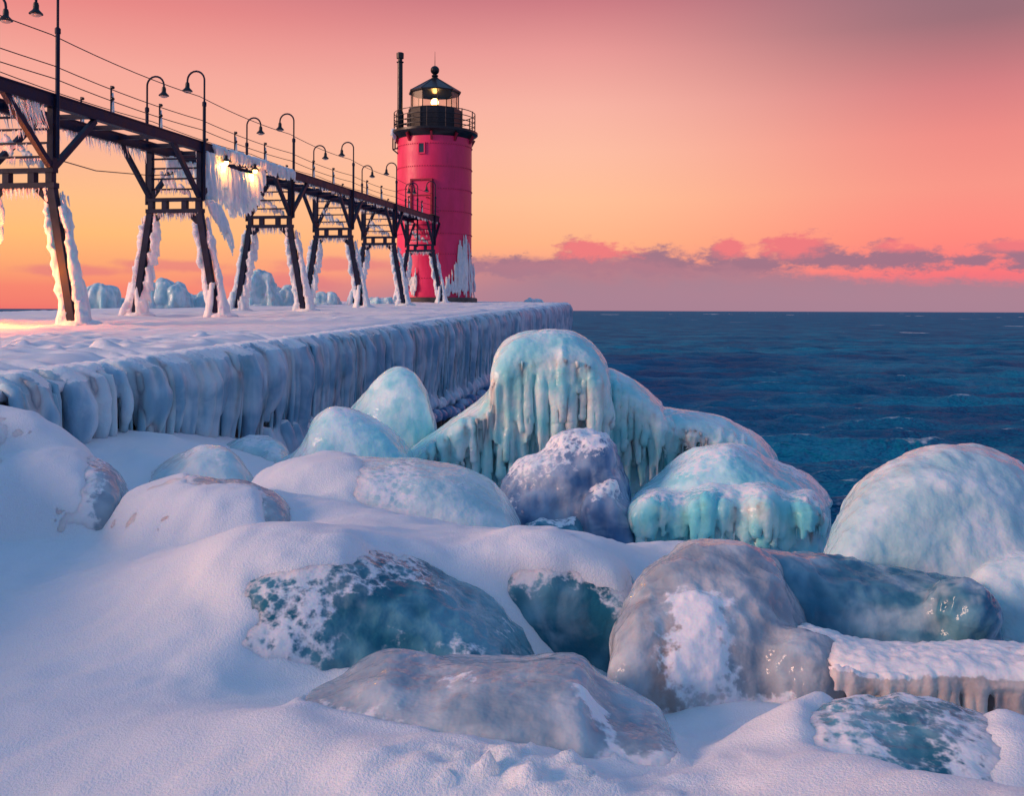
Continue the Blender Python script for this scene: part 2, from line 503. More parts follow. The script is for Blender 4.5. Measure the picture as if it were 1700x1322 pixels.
# ------------------------------------------------------------------ lake
def build_lake():
    a = np.concatenate([np.linspace(-100, -42, 40)[:-1], np.linspace(-42, 42, 520), np.linspace(42, 100, 40)[1:]])
    a = np.radians(a)
    r = np.concatenate([4.0 * 1.0085 ** np.arange(0, 560), np.geomspace(480, 25000, 34)])
    A, Rr = np.meshgrid(a, r)
    X = Rr * np.sin(A); Y = Rr * np.cos(A)
    Z = np.zeros_like(X); S = np.zeros_like(X)
    g = np.random.default_rng(11)
    DX = np.zeros_like(X); DY = np.zeros_like(X)
    for k in range(70):
        lam = 10 ** g.uniform(math.log10(.4), math.log10(3.4))
        th = g.normal(0, .42) + R(8)
        kx, ky = math.sin(th) * 2 * math.pi / lam, -math.cos(th) * 2 * math.pi / lam
        amp = .0100 * lam ** .8 * g.uniform(.6, 1.3)
        fade = np.clip(1.6 - Rr * .0085 * 2.6 / lam, 0, 1)
        ph = kx * X + ky * Y + g.uniform(0, 6.28)
        Z += amp * fade * np.cos(ph)
        S += amp * fade * (2 * math.pi / lam) * np.cos(ph)
        DX -= .8 * amp * fade * math.sin(th) * np.sin(ph); DY += .8 * amp * fade * math.cos(th) * np.sin(ph)
    far = np.clip((Rr - 60) / 200, 0, 1)
    X = X + DX; Y = Y + DY
    co = np.stack([X, Y, Z], -1).reshape(-1, 3)
    nr, nc = X.shape
    i = np.arange(nr - 1)[:, None] * nc + np.arange(nc - 1)[None]
    F = np.stack([i, i + nc, i + nc + 1, i + 1], -1).reshape(-1, 4)
    me = bpy.data.meshes.new('water')
    me.vertices.add(len(co)); me.vertices.foreach_set('co', co.ravel())
    me.loops.add(F.size); me.loops.foreach_set('vertex_index', F.ravel().astype(np.int32))
    me.polygons.add(len(F)); me.polygons.foreach_set('loop_start', (np.arange(len(F)) * 4).astype(np.int32))
    me.update(calc_edges=True)
    me.polygons.foreach_set('use_smooth', [True] * len(F))
    Q = np.stack([co[:, 0] * .25, co[:, 1] * .5, np.zeros(len(co))], -1)
    fo = sstep(S.ravel(), .30, .62) * .55
    rr = Rr.ravel()
    fo = fo + sstep(vnoise(Q * .22, 1.0, 4), .55, .8) * sstep(rr, 60, 140) * sstep(vnoise(Q, 1.0, 9), .1, .6) * .8
    at = me.attributes.new('foam', 'FLOAT', 'POINT'); at.data.foreach_set('value', fo.astype(np.float32))
    me.materials.append(M['water'])
    o = bpy.data.objects.new('water', me); COL.objects.link(o)
    tag(o, 'choppy dark blue lake water reaching the horizon', kind='structure')
build_lake()

# ------------------------------------------------------------------ pier frame
TH = math.atan(250 / FPX)
CT, ST = math.cos(TH), math.sin(TH)
PIER0 = Vector((-4.6, 0, 0))
def ztop(t, n):            # top of the pier, rising gently outwards
    return 1.75 + .022 * (t * CT + n * ST) - .0016 * np.maximum(n - 6.5, 0) ** 2
def W(t, n, z):            # pier coordinates -> world
    return Vector((PIER0.x + t * ST - n * CT, t * CT + n * ST, z))
TEND, NW = 46.5, 12.7

pier = empty('pier', PIER0, -TH)
tag(pier, 'long concrete pier sheathed in ice and snow under the catwalk', 'pier')

def build_pier():
    # concrete body
    mb = MB()
    for t0, t1 in ((-6, 10), (10, 25), (25, TEND - .15)):
        zt = [ztop(t0, 0) - .10, ztop(t1, 0) - .10]
        v = [(-0.0, t0, -1), (-NW, t0, -1), (-NW, t1, -1), (0, t1, -1), (0, t0, zt[0]), (-NW, t0, zt[0]), (-NW, t1, zt[1]), (0, t1, zt[1])]
        mb.add(v, [(0, 1, 2, 3), (7, 6, 5, 4), (0, 4, 5, 1), (1, 5, 6, 2), (2, 6, 7, 3), (3, 7, 4, 0)])
    mb.build('concrete_body', M['concrete'], pier)
    # vertical form joints of the concrete wall, seen where the ice leaves it bare
    for k, t in enumerate(np.arange(5.2, 12, 1.05)):
        b = MB(); b.box((.012, t, ztop(t, 0) - .95), (.05, .16, 1.7)); b.build('wall_rib', M['concrete'], pier)
    # snow on top
    t = np.concatenate([np.arange(-6, 4, .3), np.arange(4, 16, .05), np.arange(16, 30, .1), np.arange(30, TEND + .01, .2)])
    n = np.concatenate([[-.12, -.08, -.02], np.arange(.04, 3, .06), np.arange(3, 8, .12), np.arange(8, NW + .2, .25)])
    T, Nn = np.meshgrid(t, n, indexing='ij')
    base = ztop(T, Nn)
    Q = np.stack([T.ravel(), Nn.ravel(), np.zeros(T.size)], -1)
    h = fbm(Q, .5, 1, 3) * .035 + fbm(Q, (1.6, 3.5, 1), 2, 3) * .04 * sstep(vnoise(Q, .35, 8), -.4, .5) + np.abs(vnoise(Q, (5, 8, 1), 5)) * .022 * sstep(vnoise(Q, .8, 14), -.3, .4) + vnoise(Q, (9, 14, 1), 6) * .006
    h = h.reshape(T.shape)
    rg = np.random.default_rng(5)
    for _ in range(110):
        ft, fn = rg.uniform(5.5, 13), rg.uniform(.25, 3.2)
        d2 = ((T - ft) / .10) ** 2 + ((Nn - fn) / .16) ** 2
        h -= .07 * np.exp(-d2) - .022 * np.exp(-(np.sqrt(d2) - 1.6) ** 2 * 4)
    lip = sstep(Nn, -.12, .35)
    z = base + h * lip - .11 * (1 - sstep(Nn, -.12, .45)) 
    z -= .5 * (1 - sstep(Nn, -.125, -.1)) * 0
    Nn = Nn.copy(); jag = vnoise(np.stack([t * 2.2, t * 0, t * 0], -1), 1.0, 3) * .05 + vnoise(np.stack([t * 9, t * 0, t * 0], -1), 1.0, 5) * .02
    for j, (nn, dz) in enumerate(((.03, -.17), (-.10, -.13), (-.11, -.06))):
        Nn[:, j] = nn + (jag if j else 0); z[:, j] = base[:, 3] + dz - .05
    co = np.stack([-Nn, T, z], -1).reshape(-1, 3)
    nr, nc = T.shape
    i = np.arange(nr - 1)[:, None] * nc + np.arange(nc - 1)[None]
    F = np.stack([i, i + 1, i + nc + 1, i + nc], -1).reshape(-1, 4)[:, ::-1]
    me = bpy.data.meshes.new('snow_cover')
    me.from_pydata(co.tolist(), [], F.tolist()); me.update()
    # face up
    if me.polygons[0].normal.z < 0: me.flip_normals()
    me.polygons.foreach_set('use_smooth', [True] * len(F))
    me.materials.append(M['snow'])
    o = bpy.data.objects.new('snow_cover', me); COL.objects.link(o); o.parent = pier
    # ---- frozen curtain hanging over the edge
    rg = np.random.default_rng(21)
    def flow(mb, t, r, hem, lean, out):
        zt = ztop(t, 0)
        pts, rad = [], []
        ts = t + lean
        prof = [(-.30, -.03, .35), (-.16, 0.0, .8), (-.02, -.02, 1.0), (.05 + out * .6, -.09, 1.1), (.07 + out, -.24, 1.08)]
        for a, dz, rr in prof:
            pts.append((a, t, zt - r * .75 + dz)); rad.append(r * rr)
        z0 = zt - .28 - r * .75
        for q in (.25, .5, .75, .9, 1.0):
            pts.append((.09 + out * (1 - .4 * q), t + lean * q, z0 + (hem - z0) * q)); rad.append(max(.022, r * (1.05 - .75 * q ** 1.3)))
        mb.tube(pts, rad, 12)
    segs = [(5.2, 8.2, .022, 1), (8.2, 11.2, .026, 2), (11.2, 15.5, .032, 2), (15.5, 21, .042, 2), (21, 30, .06, 2), (30, TEND, .085, 2)]
    gaps = [(5.2, 6.9), (7.25, 7.42), (7.95, 8.25), (8.9, 9.08)]
    for t0, t1, vox, smi in segs:
        mb = MB()
        t = t0
        while t < t1:
            r = rg.uniform(.06, .15)
            t += r * rg.uniform(1.2, 1.8)
            if any(a < t < b for a, b in gaps): continue
            full = sstep(np.array([t]), 7, 10)[0]
            hem = rg.uniform(.35, .8) if t > 12 else rg.uniform(.7, 1.25) if t > 9 else rg.uniform(.95, 1.35)
            flow(mb, t, r, hem, rg.normal(0, .03), rg.uniform(-.04, .16))
            for _ in range(2):       # thin icicles between
                flow(mb, t + rg.uniform(-.2, .2), rg.uniform(.03, .055), hem + rg.uniform(-.2, .5), 0, rg.uniform(0, .14))
        if t0 > 8:   # ice sheet behind the flows
            a = max(t0, 9.2)
            v = [(-.2, a, .45), (-.02, a, .45), (-.02, a, ztop(a, 0) - .22), (-.2, a, ztop(a, 0) - .12)]
            w = [(x, t1 + .03, z if z < .5 else ztop(t1, 0) - (.22 if x > -.1 else .12)) for x, _, z in v]
            mb.loft([v, w])
        else:
            for a, b in ((6.9, 7.25), (7.42, 7.95)):
                v = [(-.2, a, 1.0), (.05, a, 1.0), (.05, a, ztop(a, 0) - .25), (-.2, a, ztop(a, 0) - .12)]
                mb.loft([v, [(x, b, z) for x, _, z in v]])
        # second, lower tier of splash ice
        if t0 > 8:
            s = max(t0, 10)
            while s < t1:
                r = rg.uniform(.08, .17)
                s += r * rg.uniform(1.0, 1.7)
                zt = rg.uniform(.55, 1.0) if s < 17 else rg.uniform(.45, .7)
                zb = rg.uniform(-.1, .3) if s < 17 else rg.uniform(.30, .45)
                mb.tube([(0, s, zt), (.14, s, zt - .03), (.20, s, zt - .2), (.18, s, (zt + zb) / 2), (.14, s, zb)], [r * .6, r, r * 1.1, r * .9, r * .35], 8)
        if t0 > 25:  # end face
            for k in range(26):
                nn = rg.uniform(0, 12.5)
                r = rg.uniform(.10, .2)
                mb.tube([(-nn, TEND - .3, ztop(TEND, nn) - r), (-nn, TEND + .05, ztop(TEND, nn) - r * 1.3), (-nn, TEND + .12, ztop(TEND, nn) - .6), (-nn, TEND + .1, .6)], [r, r * 1.1, r, r * .3], 8)
        ex = MB()
        if t0 < 29:      # crisp columns in front of the sheet
            for k in range(int((t1 - t0) * 15)):
                t = rg.uniform(t0, t1)
                if any(a - .03 < t < b + .03 for a, b in gaps[1:]) or t < 6.6: continue
                zz = ztop(t, 0) - rg.uniform(.10, .2); hem = (rg.uniform(.3, .85) if t > 12 else rg.uniform(.7, 1.3)); r = rg.uniform(.022, .055); x = rg.uniform(.10, .21)
                q = lambda f: zz + (hem - zz) * f
                ex.tube([(x - .12, t, zz + .05), (x - .02, t, zz), (x, t, q(.12)), (x + .01, t + rg.normal(0, .006), q(.4)), (x, t + rg.normal(0, .008), q(.75)), (x - .01, t + rg.normal(0, .01), q(1))], [r * .4, r * .9, r, r * .95, r * .6, r * .1], 8)
        if t0 < 20:
            for k in range(int((t1 - t0) * 34)):
                t = rg.uniform(t0, t1); zz = ztop(t, 0) - rg.uniform(.15, .5); L = rg.uniform(.15, .7); r = rg.uniform(.008, .02); x = rg.uniform(.03, .16)
                ex.tube([(x, t, zz), (x + .01, t, zz - L * .35), (x + .01, t + rg.normal(0, .01), zz - L)], [r, r, r * .12], 6)
        def dsp(co, no):
            fl = vnoise(co * np.array([1, 1, .12]), 11, 3) * .016 + fbm(co, 4, 6, 2) * .012
            side = 1 - np.abs(no[:, 2])
            sn = sstep(no[:, 2] + .25 * vnoise(co, 3, 2), .55, .95) * .75
            return fl * (.3 + side), sn
        fuse('ice_curtain', mb, vox, smi, M['ice_wall'], pier, dsp, extra=ex)
    # timber piles at the water line with ice caps
    for k, t in enumerate(np.arange(15.5, 31.0, .42)):
        h = .30 + rg.uniform(-.05, .07)
        b = MB(); b.lathe([(.10, -.8), (.105, h)], 10, (0.42 + rg.uniform(-.02, .02), t, 0))
        pl = b.build('pile', M['timber'], pier, True)
        c = MB(); c.ell((0.42, t, h + .03), (.14, .16, .10 + rg.uniform(0, .05)), k=12, m=8)
        c.build('ice_cap', M['ice_frost'], pl, True)
    b = MB(); b.box((.13, 23.2, .33), (.12, 15.6, .14)); b.build('waling', M['timber'], pier)
build_pier()

# ------------------------------------------------------------------ lighthouse
LT, LN = 43.2, 5.66
LW = W(LT, LN, ztop(LT, LN))
light = empty('lighthouse', LW)
tag(light, 'red riveted iron lighthouse tower with black gallery and lit lantern room', 'lighthouse')
PXM = 43.6 / FPX
def zy(y): return (503 - y) * PXM

def build_lighthouse():
    b = MB(); b.lathe([(1.95, -.25), (1.95, .16), (1.90, .2)], 48); b.build('foundation', M['concrete'], light, True)
    TR = 1.68
    prof = [(TR + .04, .2), (TR + .02, .5), (TR, 1.2), (TR, zy(232))]
    b = MB(); b.lathe(prof, 64); b.build('tower_shell', M['red'], light, True)
    # riveted seams
    for y in (465, 426, 393, 357, 321, 285, 249):
        z = zy(y)
        b = MB(); b.lathe([(TR - .05, z - .035), (TR + .010, z - .03), (TR + .012, z + .03), (TR - .05, z + .035)], 64)
        band = b.build('seam_band', M['red'], light, True)
        b = MB()
        for k in range(90):
            a = 2 * math.pi * k / 90
            b.ell((math.cos(a) * (TR + .012), math.sin(a) * (TR + .012), z), (.022, .022, .022), k=6, m=4)
        b.build('rivets', M['red_dark'], band, True)['kind'] = 'stuff'
    # gallery
    b = MB(); b.lathe([(TR + .02, zy(236)), (TR + .06, zy(232)), (1.90, zy(228)), (1.95, zy(226.5)), (1.95, zy(223)), (1.2, zy(222.5))], 64)
    b.build('gallery_deck', M['black'], light, True)
    for k in range(10):
        a = 2 * math.pi * (k + .5) / 10
        ca, sa = math.cos(a), math.sin(a)
        b = MB(); b.bar((ca * (TR + .0), sa * (TR + .0), zy(243)), (ca * 1.86, sa * 1.86, zy(231)), .09, .10); b.build('bracket', M['red_dark'], light)
    RR = 1.82
    for k in range(14):
        a = 2 * math.pi * k / 14 + .12
        b = MB(); b.tube([(math.cos(a) * RR, math.sin(a) * RR, zy(224)), (math.cos(a) * RR, math.sin(a) * RR, zy(190.5))], .024, 8)
        b.build('railing_post', M['black'], light, True)
    for y in (191.5, 200.5, 208.5, 216):
        b = MB(); pts = [(math.cos(a) * RR, math.sin(a) * RR, zy(y)) for a in np.linspace(0, 2 * math.pi, 57)]
        b.tube(pts, .020, 6); b.build('rail', M['black'], light, True)
    # watch room wall and lantern, ten sides
    K = 10; off = math.radians(-90 + 18 - 7)
    def poly(r, z): return [(r * math.cos(off + 2 * math.pi * j / K), r * math.sin(off + 2 * math.pi * j / K), z) for j in range(K)]
    b = MB(); b.loft([poly(1.24, zy(224)), poly(1.24, zy(187)), poly(1.20, zy(186)), poly(.9, zy(186))]); b.build('lantern_base_wall', M['black'], light)
    for j in range(K):   # panel laps of the wall
        a = off + 2 * math.pi * j / K
        b = MB(); b.bar((1.25 * math.cos(a), 1.25 * math.sin(a), zy(223)), (1.25 * math.cos(a), 1.25 * math.sin(a), zy(187.5)), .05, .05); b.build('wall_batten', M['black'], light)
    za, zb = zy(186), zy(156.5)
    for j in range(K):
        a0, a1 = off + 2 * math.pi * j / K, off + 2 * math.pi * (j + 1) / K
        p0 = np.array([1.09 * math.cos(a0), 1.09 * math.sin(a0), 0]); p1 = np.array([1.09 * math.cos(a1), 1.09 * math.sin(a1), 0])
        b = MB(); b.tube([p0 + (0, 0, za), p0 + (0, 0, zb)], .022, 8); b.build('mullion', M['black'], light, True)
        mid = (p0 + p1) / 2; e = p1 - p0; L = np.linalg.norm(e); e /= L
        b = MB(); b.bar(mid - e * (L / 2 - .022) + (0, 0, (za + zb) / 2), mid + e * (L / 2 - .022) + (0, 0, (za + zb) / 2), .012, zb - za - .02)
        b.build('glass_pane', M['glass'], light)
    b = MB(); b.loft([poly(1.14, za - .01), poly(1.14, za + .045), poly(1.0, za + .045)]); b.build('sill_ring', M['black'], light)
    # roof
    b = MB(); b.loft([poly(.9, zb - .02), poly(1.19, zb - .03), poly(1.20, zb + .03), poly(.20, zy(133)), poly(.02, zy(132))])
    roof = b.build('roof', M['black'], light)
    for j in range(K):
        a = off + 2 * math.pi * j / K
        b = MB(); b.tube([(1.2 * math.cos(a), 1.2 * math.sin(a), zb + .03), (.2 * math.cos(a), .2 * math.sin(a), zy(133))], .018, 6); b.build('roof_rib', M['black'], roof, True)
    b = MB(); b.lathe([(.17, zy(134)), (.17, zy(131)), (.11, zy(130)), (.15, zy(128)), (.15, zy(126.5)), (.08, zy(125)), (.09, zy(124))] , 20); b.build('roof_collar', M['black'], roof, True)
    b = MB(); b.ell((0, 0, zy(118)), (.20, .20, .20), k=24, m=16); b.build('ventilator_ball', M['black'], roof, True)
    b = MB(); b.tube([(0, 0, zy(112)), (0, 0, zy(86.5))], [.016, .006], 6); b.build('lightning_rod', M['black'], roof, True)
    # lamp in the lantern
    b = MB(); b.lathe([(.10, za - .05), (.06, za + .05), (.05, za + .22), (.11, za + .24), (.11, za + .27)], 16); b.build('lamp_pedestal', M['black'], light, True)
    b = MB(); b.ell((0, 0, za + .40), (.17, .17, .18), k=16, m=10); b.build('lamp_bulb', M['bulb'], light, True)
    b = MB(); b.lathe([(.14, za + .24), (.19, za + .25), (.19, za + .27), (.10, za + .275)], 20); b.build('lamp_lens_ring', M['glow_lens'], light, True)
    pl = bpy.data.lights.new('lantern_light', 'POINT'); pl.energy = 10; pl.color = (1, .45, .12); pl.shadow_soft_size = .1
    po = bpy.data.objects.new('lantern_light', pl); COL.objects.link(po); po.parent = light; po.location = (0, 0, za + .66)
    # stove pipe on the left of the gallery
    ax, ay = -1.50, -.62
    b = MB(); b.lathe([(.15, zy(219)), (.17, zy(216)), (.17, zy(196)), (.12, zy(190)), (.115, zy(112)), (.16, zy(111)), (.16, zy(110)), (.10, zy(109)), (.10, zy(105)), (.16, zy(104.5)), (.165, zy(96)), (.12, zy(95))], 20, (ax, ay, 0))
    pipe = b.build('stove_pipe', M['black'], light, True)
    b = MB(); b.bar((ax - .25, ay, zy(212)), (ax + .3, ay, zy(212)), .10, .06); b.build('pipe_clamp', M['black'], pipe)
    # hanging service bracket below the gallery, left
    for (x0, z0, x1, z1) in ((-1.82, 222, -1.82, 253), (-1.82, 253, -1.52, 262), (-1.52, 262, -1.42, 250), (-1.82, 253, -1.5, 250), (-1.72, 222, -1.72, 252)):
        b = MB(); b.tube([(x0, -.55, zy(z0)), (x1, -.55, zy(z1))], .03, 6); b.build('bracket_bar', M['black'], light, True)
    mb = MB(); rg = np.random.default_rng(2)
    for k in range(22):
        x = rg.uniform(-1.85, -1.45); y = rg.uniform(-.75, -.35); L = rg.uniform(.2, .55)
        z = zy(222) + rg.uniform(-.05, .1)
        mb.tube([(x, y, z), (x + rg.normal(0, .03), y, z - L * .6), (x + rg.normal(0, .04), y, z - L)], [.07, .045, .02], 6)
    fuse('gallery_ice', mb, .03, 1, M['rime'], light)
    # small window
    def onshell(px, r): 
        x = (px - 721) * PXM; return x, -math.sqrt(max(r * r - x * x, 0))
    wx, wy = onshell(705.5, TR)
    ang = math.atan2(wx, -wy)
    def place(o, px):
        x, y = onshell(px, TR); o.location = (x, y, 0); o.rotation_euler = (0, 0, math.atan2(x, -y)); return o
    def rframe(mb, w, h, zc, t, dpt):
        mb.box((-w / 2 - t / 2, 0, zc), (t, dpt, h)); mb.box((w / 2 + t / 2, 0, zc), (t, dpt, h))
        mb.box((0, 0, zc + h / 2 + t / 2), (w + 2 * t, dpt, t)); mb.box((0, 0, zc - h / 2 - t / 2), (w + 2 * t, dpt, t))
    b = MB(); rframe(b, .22, .40, zy(257), .05, .14); wf = place(b.build('window', M['red'], light), 705.5)
    b = MB(); b.box((0, -.02, zy(257)), (.22, .06, .40)); b.build('pane', m_plain('dark_glass', (.02, .05, .06), .08, 0, .2, 4, 0), wf)
    # door above the catwalk
    b = MB(); rframe(b, .86, 1.50, zy(336.5), .07, .30); dr = place(b.build('door_frame', M['red_dark'], light), 706)
    b = MB(); b.box((0, -.03, zy(336.5)), (.86, .12, 1.50)); dl = b.build('door', M['red'], dr)
    b = MB(); b.box((0, -.10, zy(336.5) + .1), (.8, .03, .05)); b.build('cross_rail', M['red_dark'], dr)
    b = MB(); b.tube([(.33, -.08, zy(337)), (.33, -.16, zy(337)), (.24, -.16, zy(337))], .02, 6); b.build('handle', M['black'], dr)
    # frozen spray on the foot of the tower
    rg = np.random.default_rng(8)
    def drip(mb, px, ytop, ybot, r):
        x, y = onshell(px, TR + .03); nx, ny = x / (TR + .03), y / (TR + .03)
        zt, zb = zy(ytop), zy(ybot)
        pts, rad = [], []
        for q in np.linspace(0, 1, 7):
            o = .02 + .07 * q + .02 * math.sin(q * 9 + px)
            pts.append((x + nx * o, y + ny * o, zt + (zb - zt) * q)); rad.append(r * (.35 + .9 * math.sin(math.pi * min(1, q * .62 + .12))))
        mb.tube(pts, rad, 7)
    mb = MB()
    for k in range(46):
        px = 733 + 52.5 * rg.random() ** .7
        yt = np.interp(px, [733, 745, 757, 762, 772, 779, 786], [478, 462, 448, 408, 393, 400, 440]) + rg.uniform(-4, 22)
        drip(mb, px, yt, rg.uniform(480, 497), rg.uniform(.022, .048))
    def dsp(co, no): return fbm(co, 5, 3, 2) * .012, sstep(no[:, 2], .3, .8) * .7
    fuse('tower_ice', mb, .026, 1, M['rime'], light, dsp)
    mb = MB()
    for k in range(20):
        px = rg.uniform(671, 699); yt = 446 + rg.uniform(0, 22)
        drip(mb, px, yt, yt + rg.uniform(14, 36), rg.uniform(.025, .045))
    fuse('tower_ice', mb, .028, 1, M['rime'], light)
build_lighthouse()

# ------------------------------------------------------------------ catwalk
NR, NL = 5.04, 6.15
cat = empty('catwalk', PIER0, -TH)
tag(cat, 'dark steel elevated catwalk on splayed bents leading to the red lighthouse', 'catwalk')
BT = [14.7, 19.65, 24.6, 29.5, 34.4, 40.4]
ZD0, ZD1 = 3.48, 3.65        # deck stringer bottom / top above the pier
ZB0, ZB1 = 2.18, 2.46

def zt_(t): return ztop(t, 5.6)

def icicle(mb, p, L, r, lean=(0, 0), k=5):
    p = np.array(p, float)
    q = p + np.array([lean[0] * L * .4, lean[1] * L * .4, -L * .5]); e = p + np.array([lean[0] * L, lean[1] * L, -L])
    mb.tube([p + (0, 0, .02), p + (0, 0, -L * .12), q, e], [r * .8, r, r * .6, r * .12], k)

def build_bent(seed):
    """local frame: x to the right, y along the pier, z up from the pier top"""
    rg = np.random.default_rng(seed)
    xr, xl = -NR, -NL
    mb = MB()
    mb.bar((xl - .06, 0, ZB1), (xr + .06, 0, ZB1), .14, .07)
    mb.bar((xl - .08, 0, ZB0 + .04), (xr + .08, 0, ZB0 + .04), .14, .085)
    w = xr - xl
    for q in (.02, .30, .70, .98):
        mb.box((xl + w * q, 0, (ZB0 + .0825 + ZB1 - .035) / 2), (.11, .12, ZB1 - ZB0 - .117 - .002))
    root = mb.build('bent', M['steel'])
    def bar(name, p, q, a, h, up=(0, 1, 0)):
        b = MB(); b.bar(p, q, a, h, up); return b.build(name, M['steel'], root)
    for x in (xr, xl):
        bar('post', (x, .0, ZB1 + .036), (x, .0, ZD0 - .002), .10, .12)
    for x, f in ((xr, xr + .40), (xl, xl - .36)):
        bar('leg', (x, 0, ZB0 - .003), (f, 0, -.12), .13, .12)
        sgn = 1 if x == xr else -1
        bar('knee_gusset', (x + (-.02) * sgn, 0, ZB0 - .22), (x - .24 * sgn, 0, ZB0 - .015), .10, .05)
    for z in (2.68, 2.90, 3.12, 3.32):
        bar('rung', (xl + .052, 0, z), (xr - .052, 0, z), .034, .034)
    for x in (xr, xl):
        for s in (-1, 1):
            bar('knee_brace', (x + (.0), s * .06, ZB1 + .07), (x, s * 1.15, ZD0 - .01), .09, .085, (1, 0, 0))
    # ---- ice: sheaths blown to the lee side of each leg and a lump at each foot
    for x, f in ((xr, xr + .40), (xl, xl - .36)):
        m2 = MB()
        for side in (-1, 1):
            for k in range(34):
                q = rg.uniform(.02, 1) ** .8
                z = ZB0 * (1 - q)
                xx = x + (f - x) * q + side * rg.uniform(.09, .15)
                if side < 0 and x == xl or side > 0 and x == xr:
                    if rg.random() < .35: continue
                L = rg.uniform(.15, .42)
                m2.tube([(xx, rg.uniform(-.05, .12), z + .05), (xx + side * .03, rg.uniform(-.03, .12), z - L * .5), (xx + side * .05 + .03, rg.uniform(0, .14), max(z - L, -.05))], [rg.uniform(.04, .07), rg.uniform(.05, .08), .018], 6)
        m2.tube([(x - .13, .06, ZB0 - .05), (f - .15, .06, .1)], [.05, .085], 7)
        m2.tube([(x + .13, .06, ZB0 - .1), (f + .15, .06, .1)], [.04, .085], 7)
        for k in range(18):
            a = rg.uniform(0, 6.28); rr = rg.uniform(.14, .22); h = rg.uniform(.25, .75)
            if math.sin(a) < -.55 and rg.random() < .8: continue     # keep the front of the leg bare
            xx = f - .04
            m2.tube([(xx + math.cos(a) * .10, .05 + math.sin(a) * .10, h), (xx + math.cos(a) * rr, .05 + math.sin(a) * rr, h * .4), (xx + math.cos(a) * rr * 1.35, .05 + math.sin(a) * rr * 1.3, -.05)], [.05, .075, .05], 7)
        m2.ell((f + .05, .12, 0), (.34, .30, .10), k=14, m=8)
        def dsp(co, no): return vnoise(co * np.array([1, 1, .25]), 22, 4) * .012, sstep(no[:, 2], .4, .9) * .6
        fuse('leg_ice', m2, .022, 1, M['rime'], root, dsp)
    m3 = MB()
    for x, f in ((xr, xr + .40), (xl, xl - .36)):
        for k in range(60):
            q = rg.uniform(.03, .95); sd = rg.choice([-1, 1])
            icicle(m3, (x + (f - x) * q + sd * rg.uniform(.10, .20), rg.uniform(0, .12), ZB0 * (1 - q)), rg.uniform(.10, .26), rg.uniform(.010, .02), (rg.normal(.22, .12), 0))
    for k in range(70):
        x = rg.uniform(xl - .02, xr + .02)
        icicle(m3, (x, rg.uniform(-.06, .06), ZB0 - .005), rg.uniform(.06, .2), rg.uniform(.010, .022), (rg.normal(.05, .08), 0))
    for k in range(46):
        x = rg.uniform(xl + .08, xr - .08)
        icicle(m3, (x, rg.uniform(-.02, .02), rg.choice([2.66, 2.88, 3.10])), rg.uniform(.05, .14), rg.uniform(.008, .016), (rg.normal(.05, .1), 0))
    m3.build('icicle_fringe', M['rime'], root, True)['kind'] = 'stuff'
    # windblown sheet of ice inside the frame
    m4 = MB()
    for k in range(26):
        q = rg.random()
        x = xl + .15 + q * .75; z = 2.6 + .55 * (1 - q) * rg.uniform(.6, 1)
        icicle(m4, (x, .05 + rg.uniform(-.03, .03), z), rg.uniform(.12, .3), rg.uniform(.03, .05), (.35, 0), 6)
    fuse('ice_sheet', m4, .022, 1, M['rime'], root)
    return root

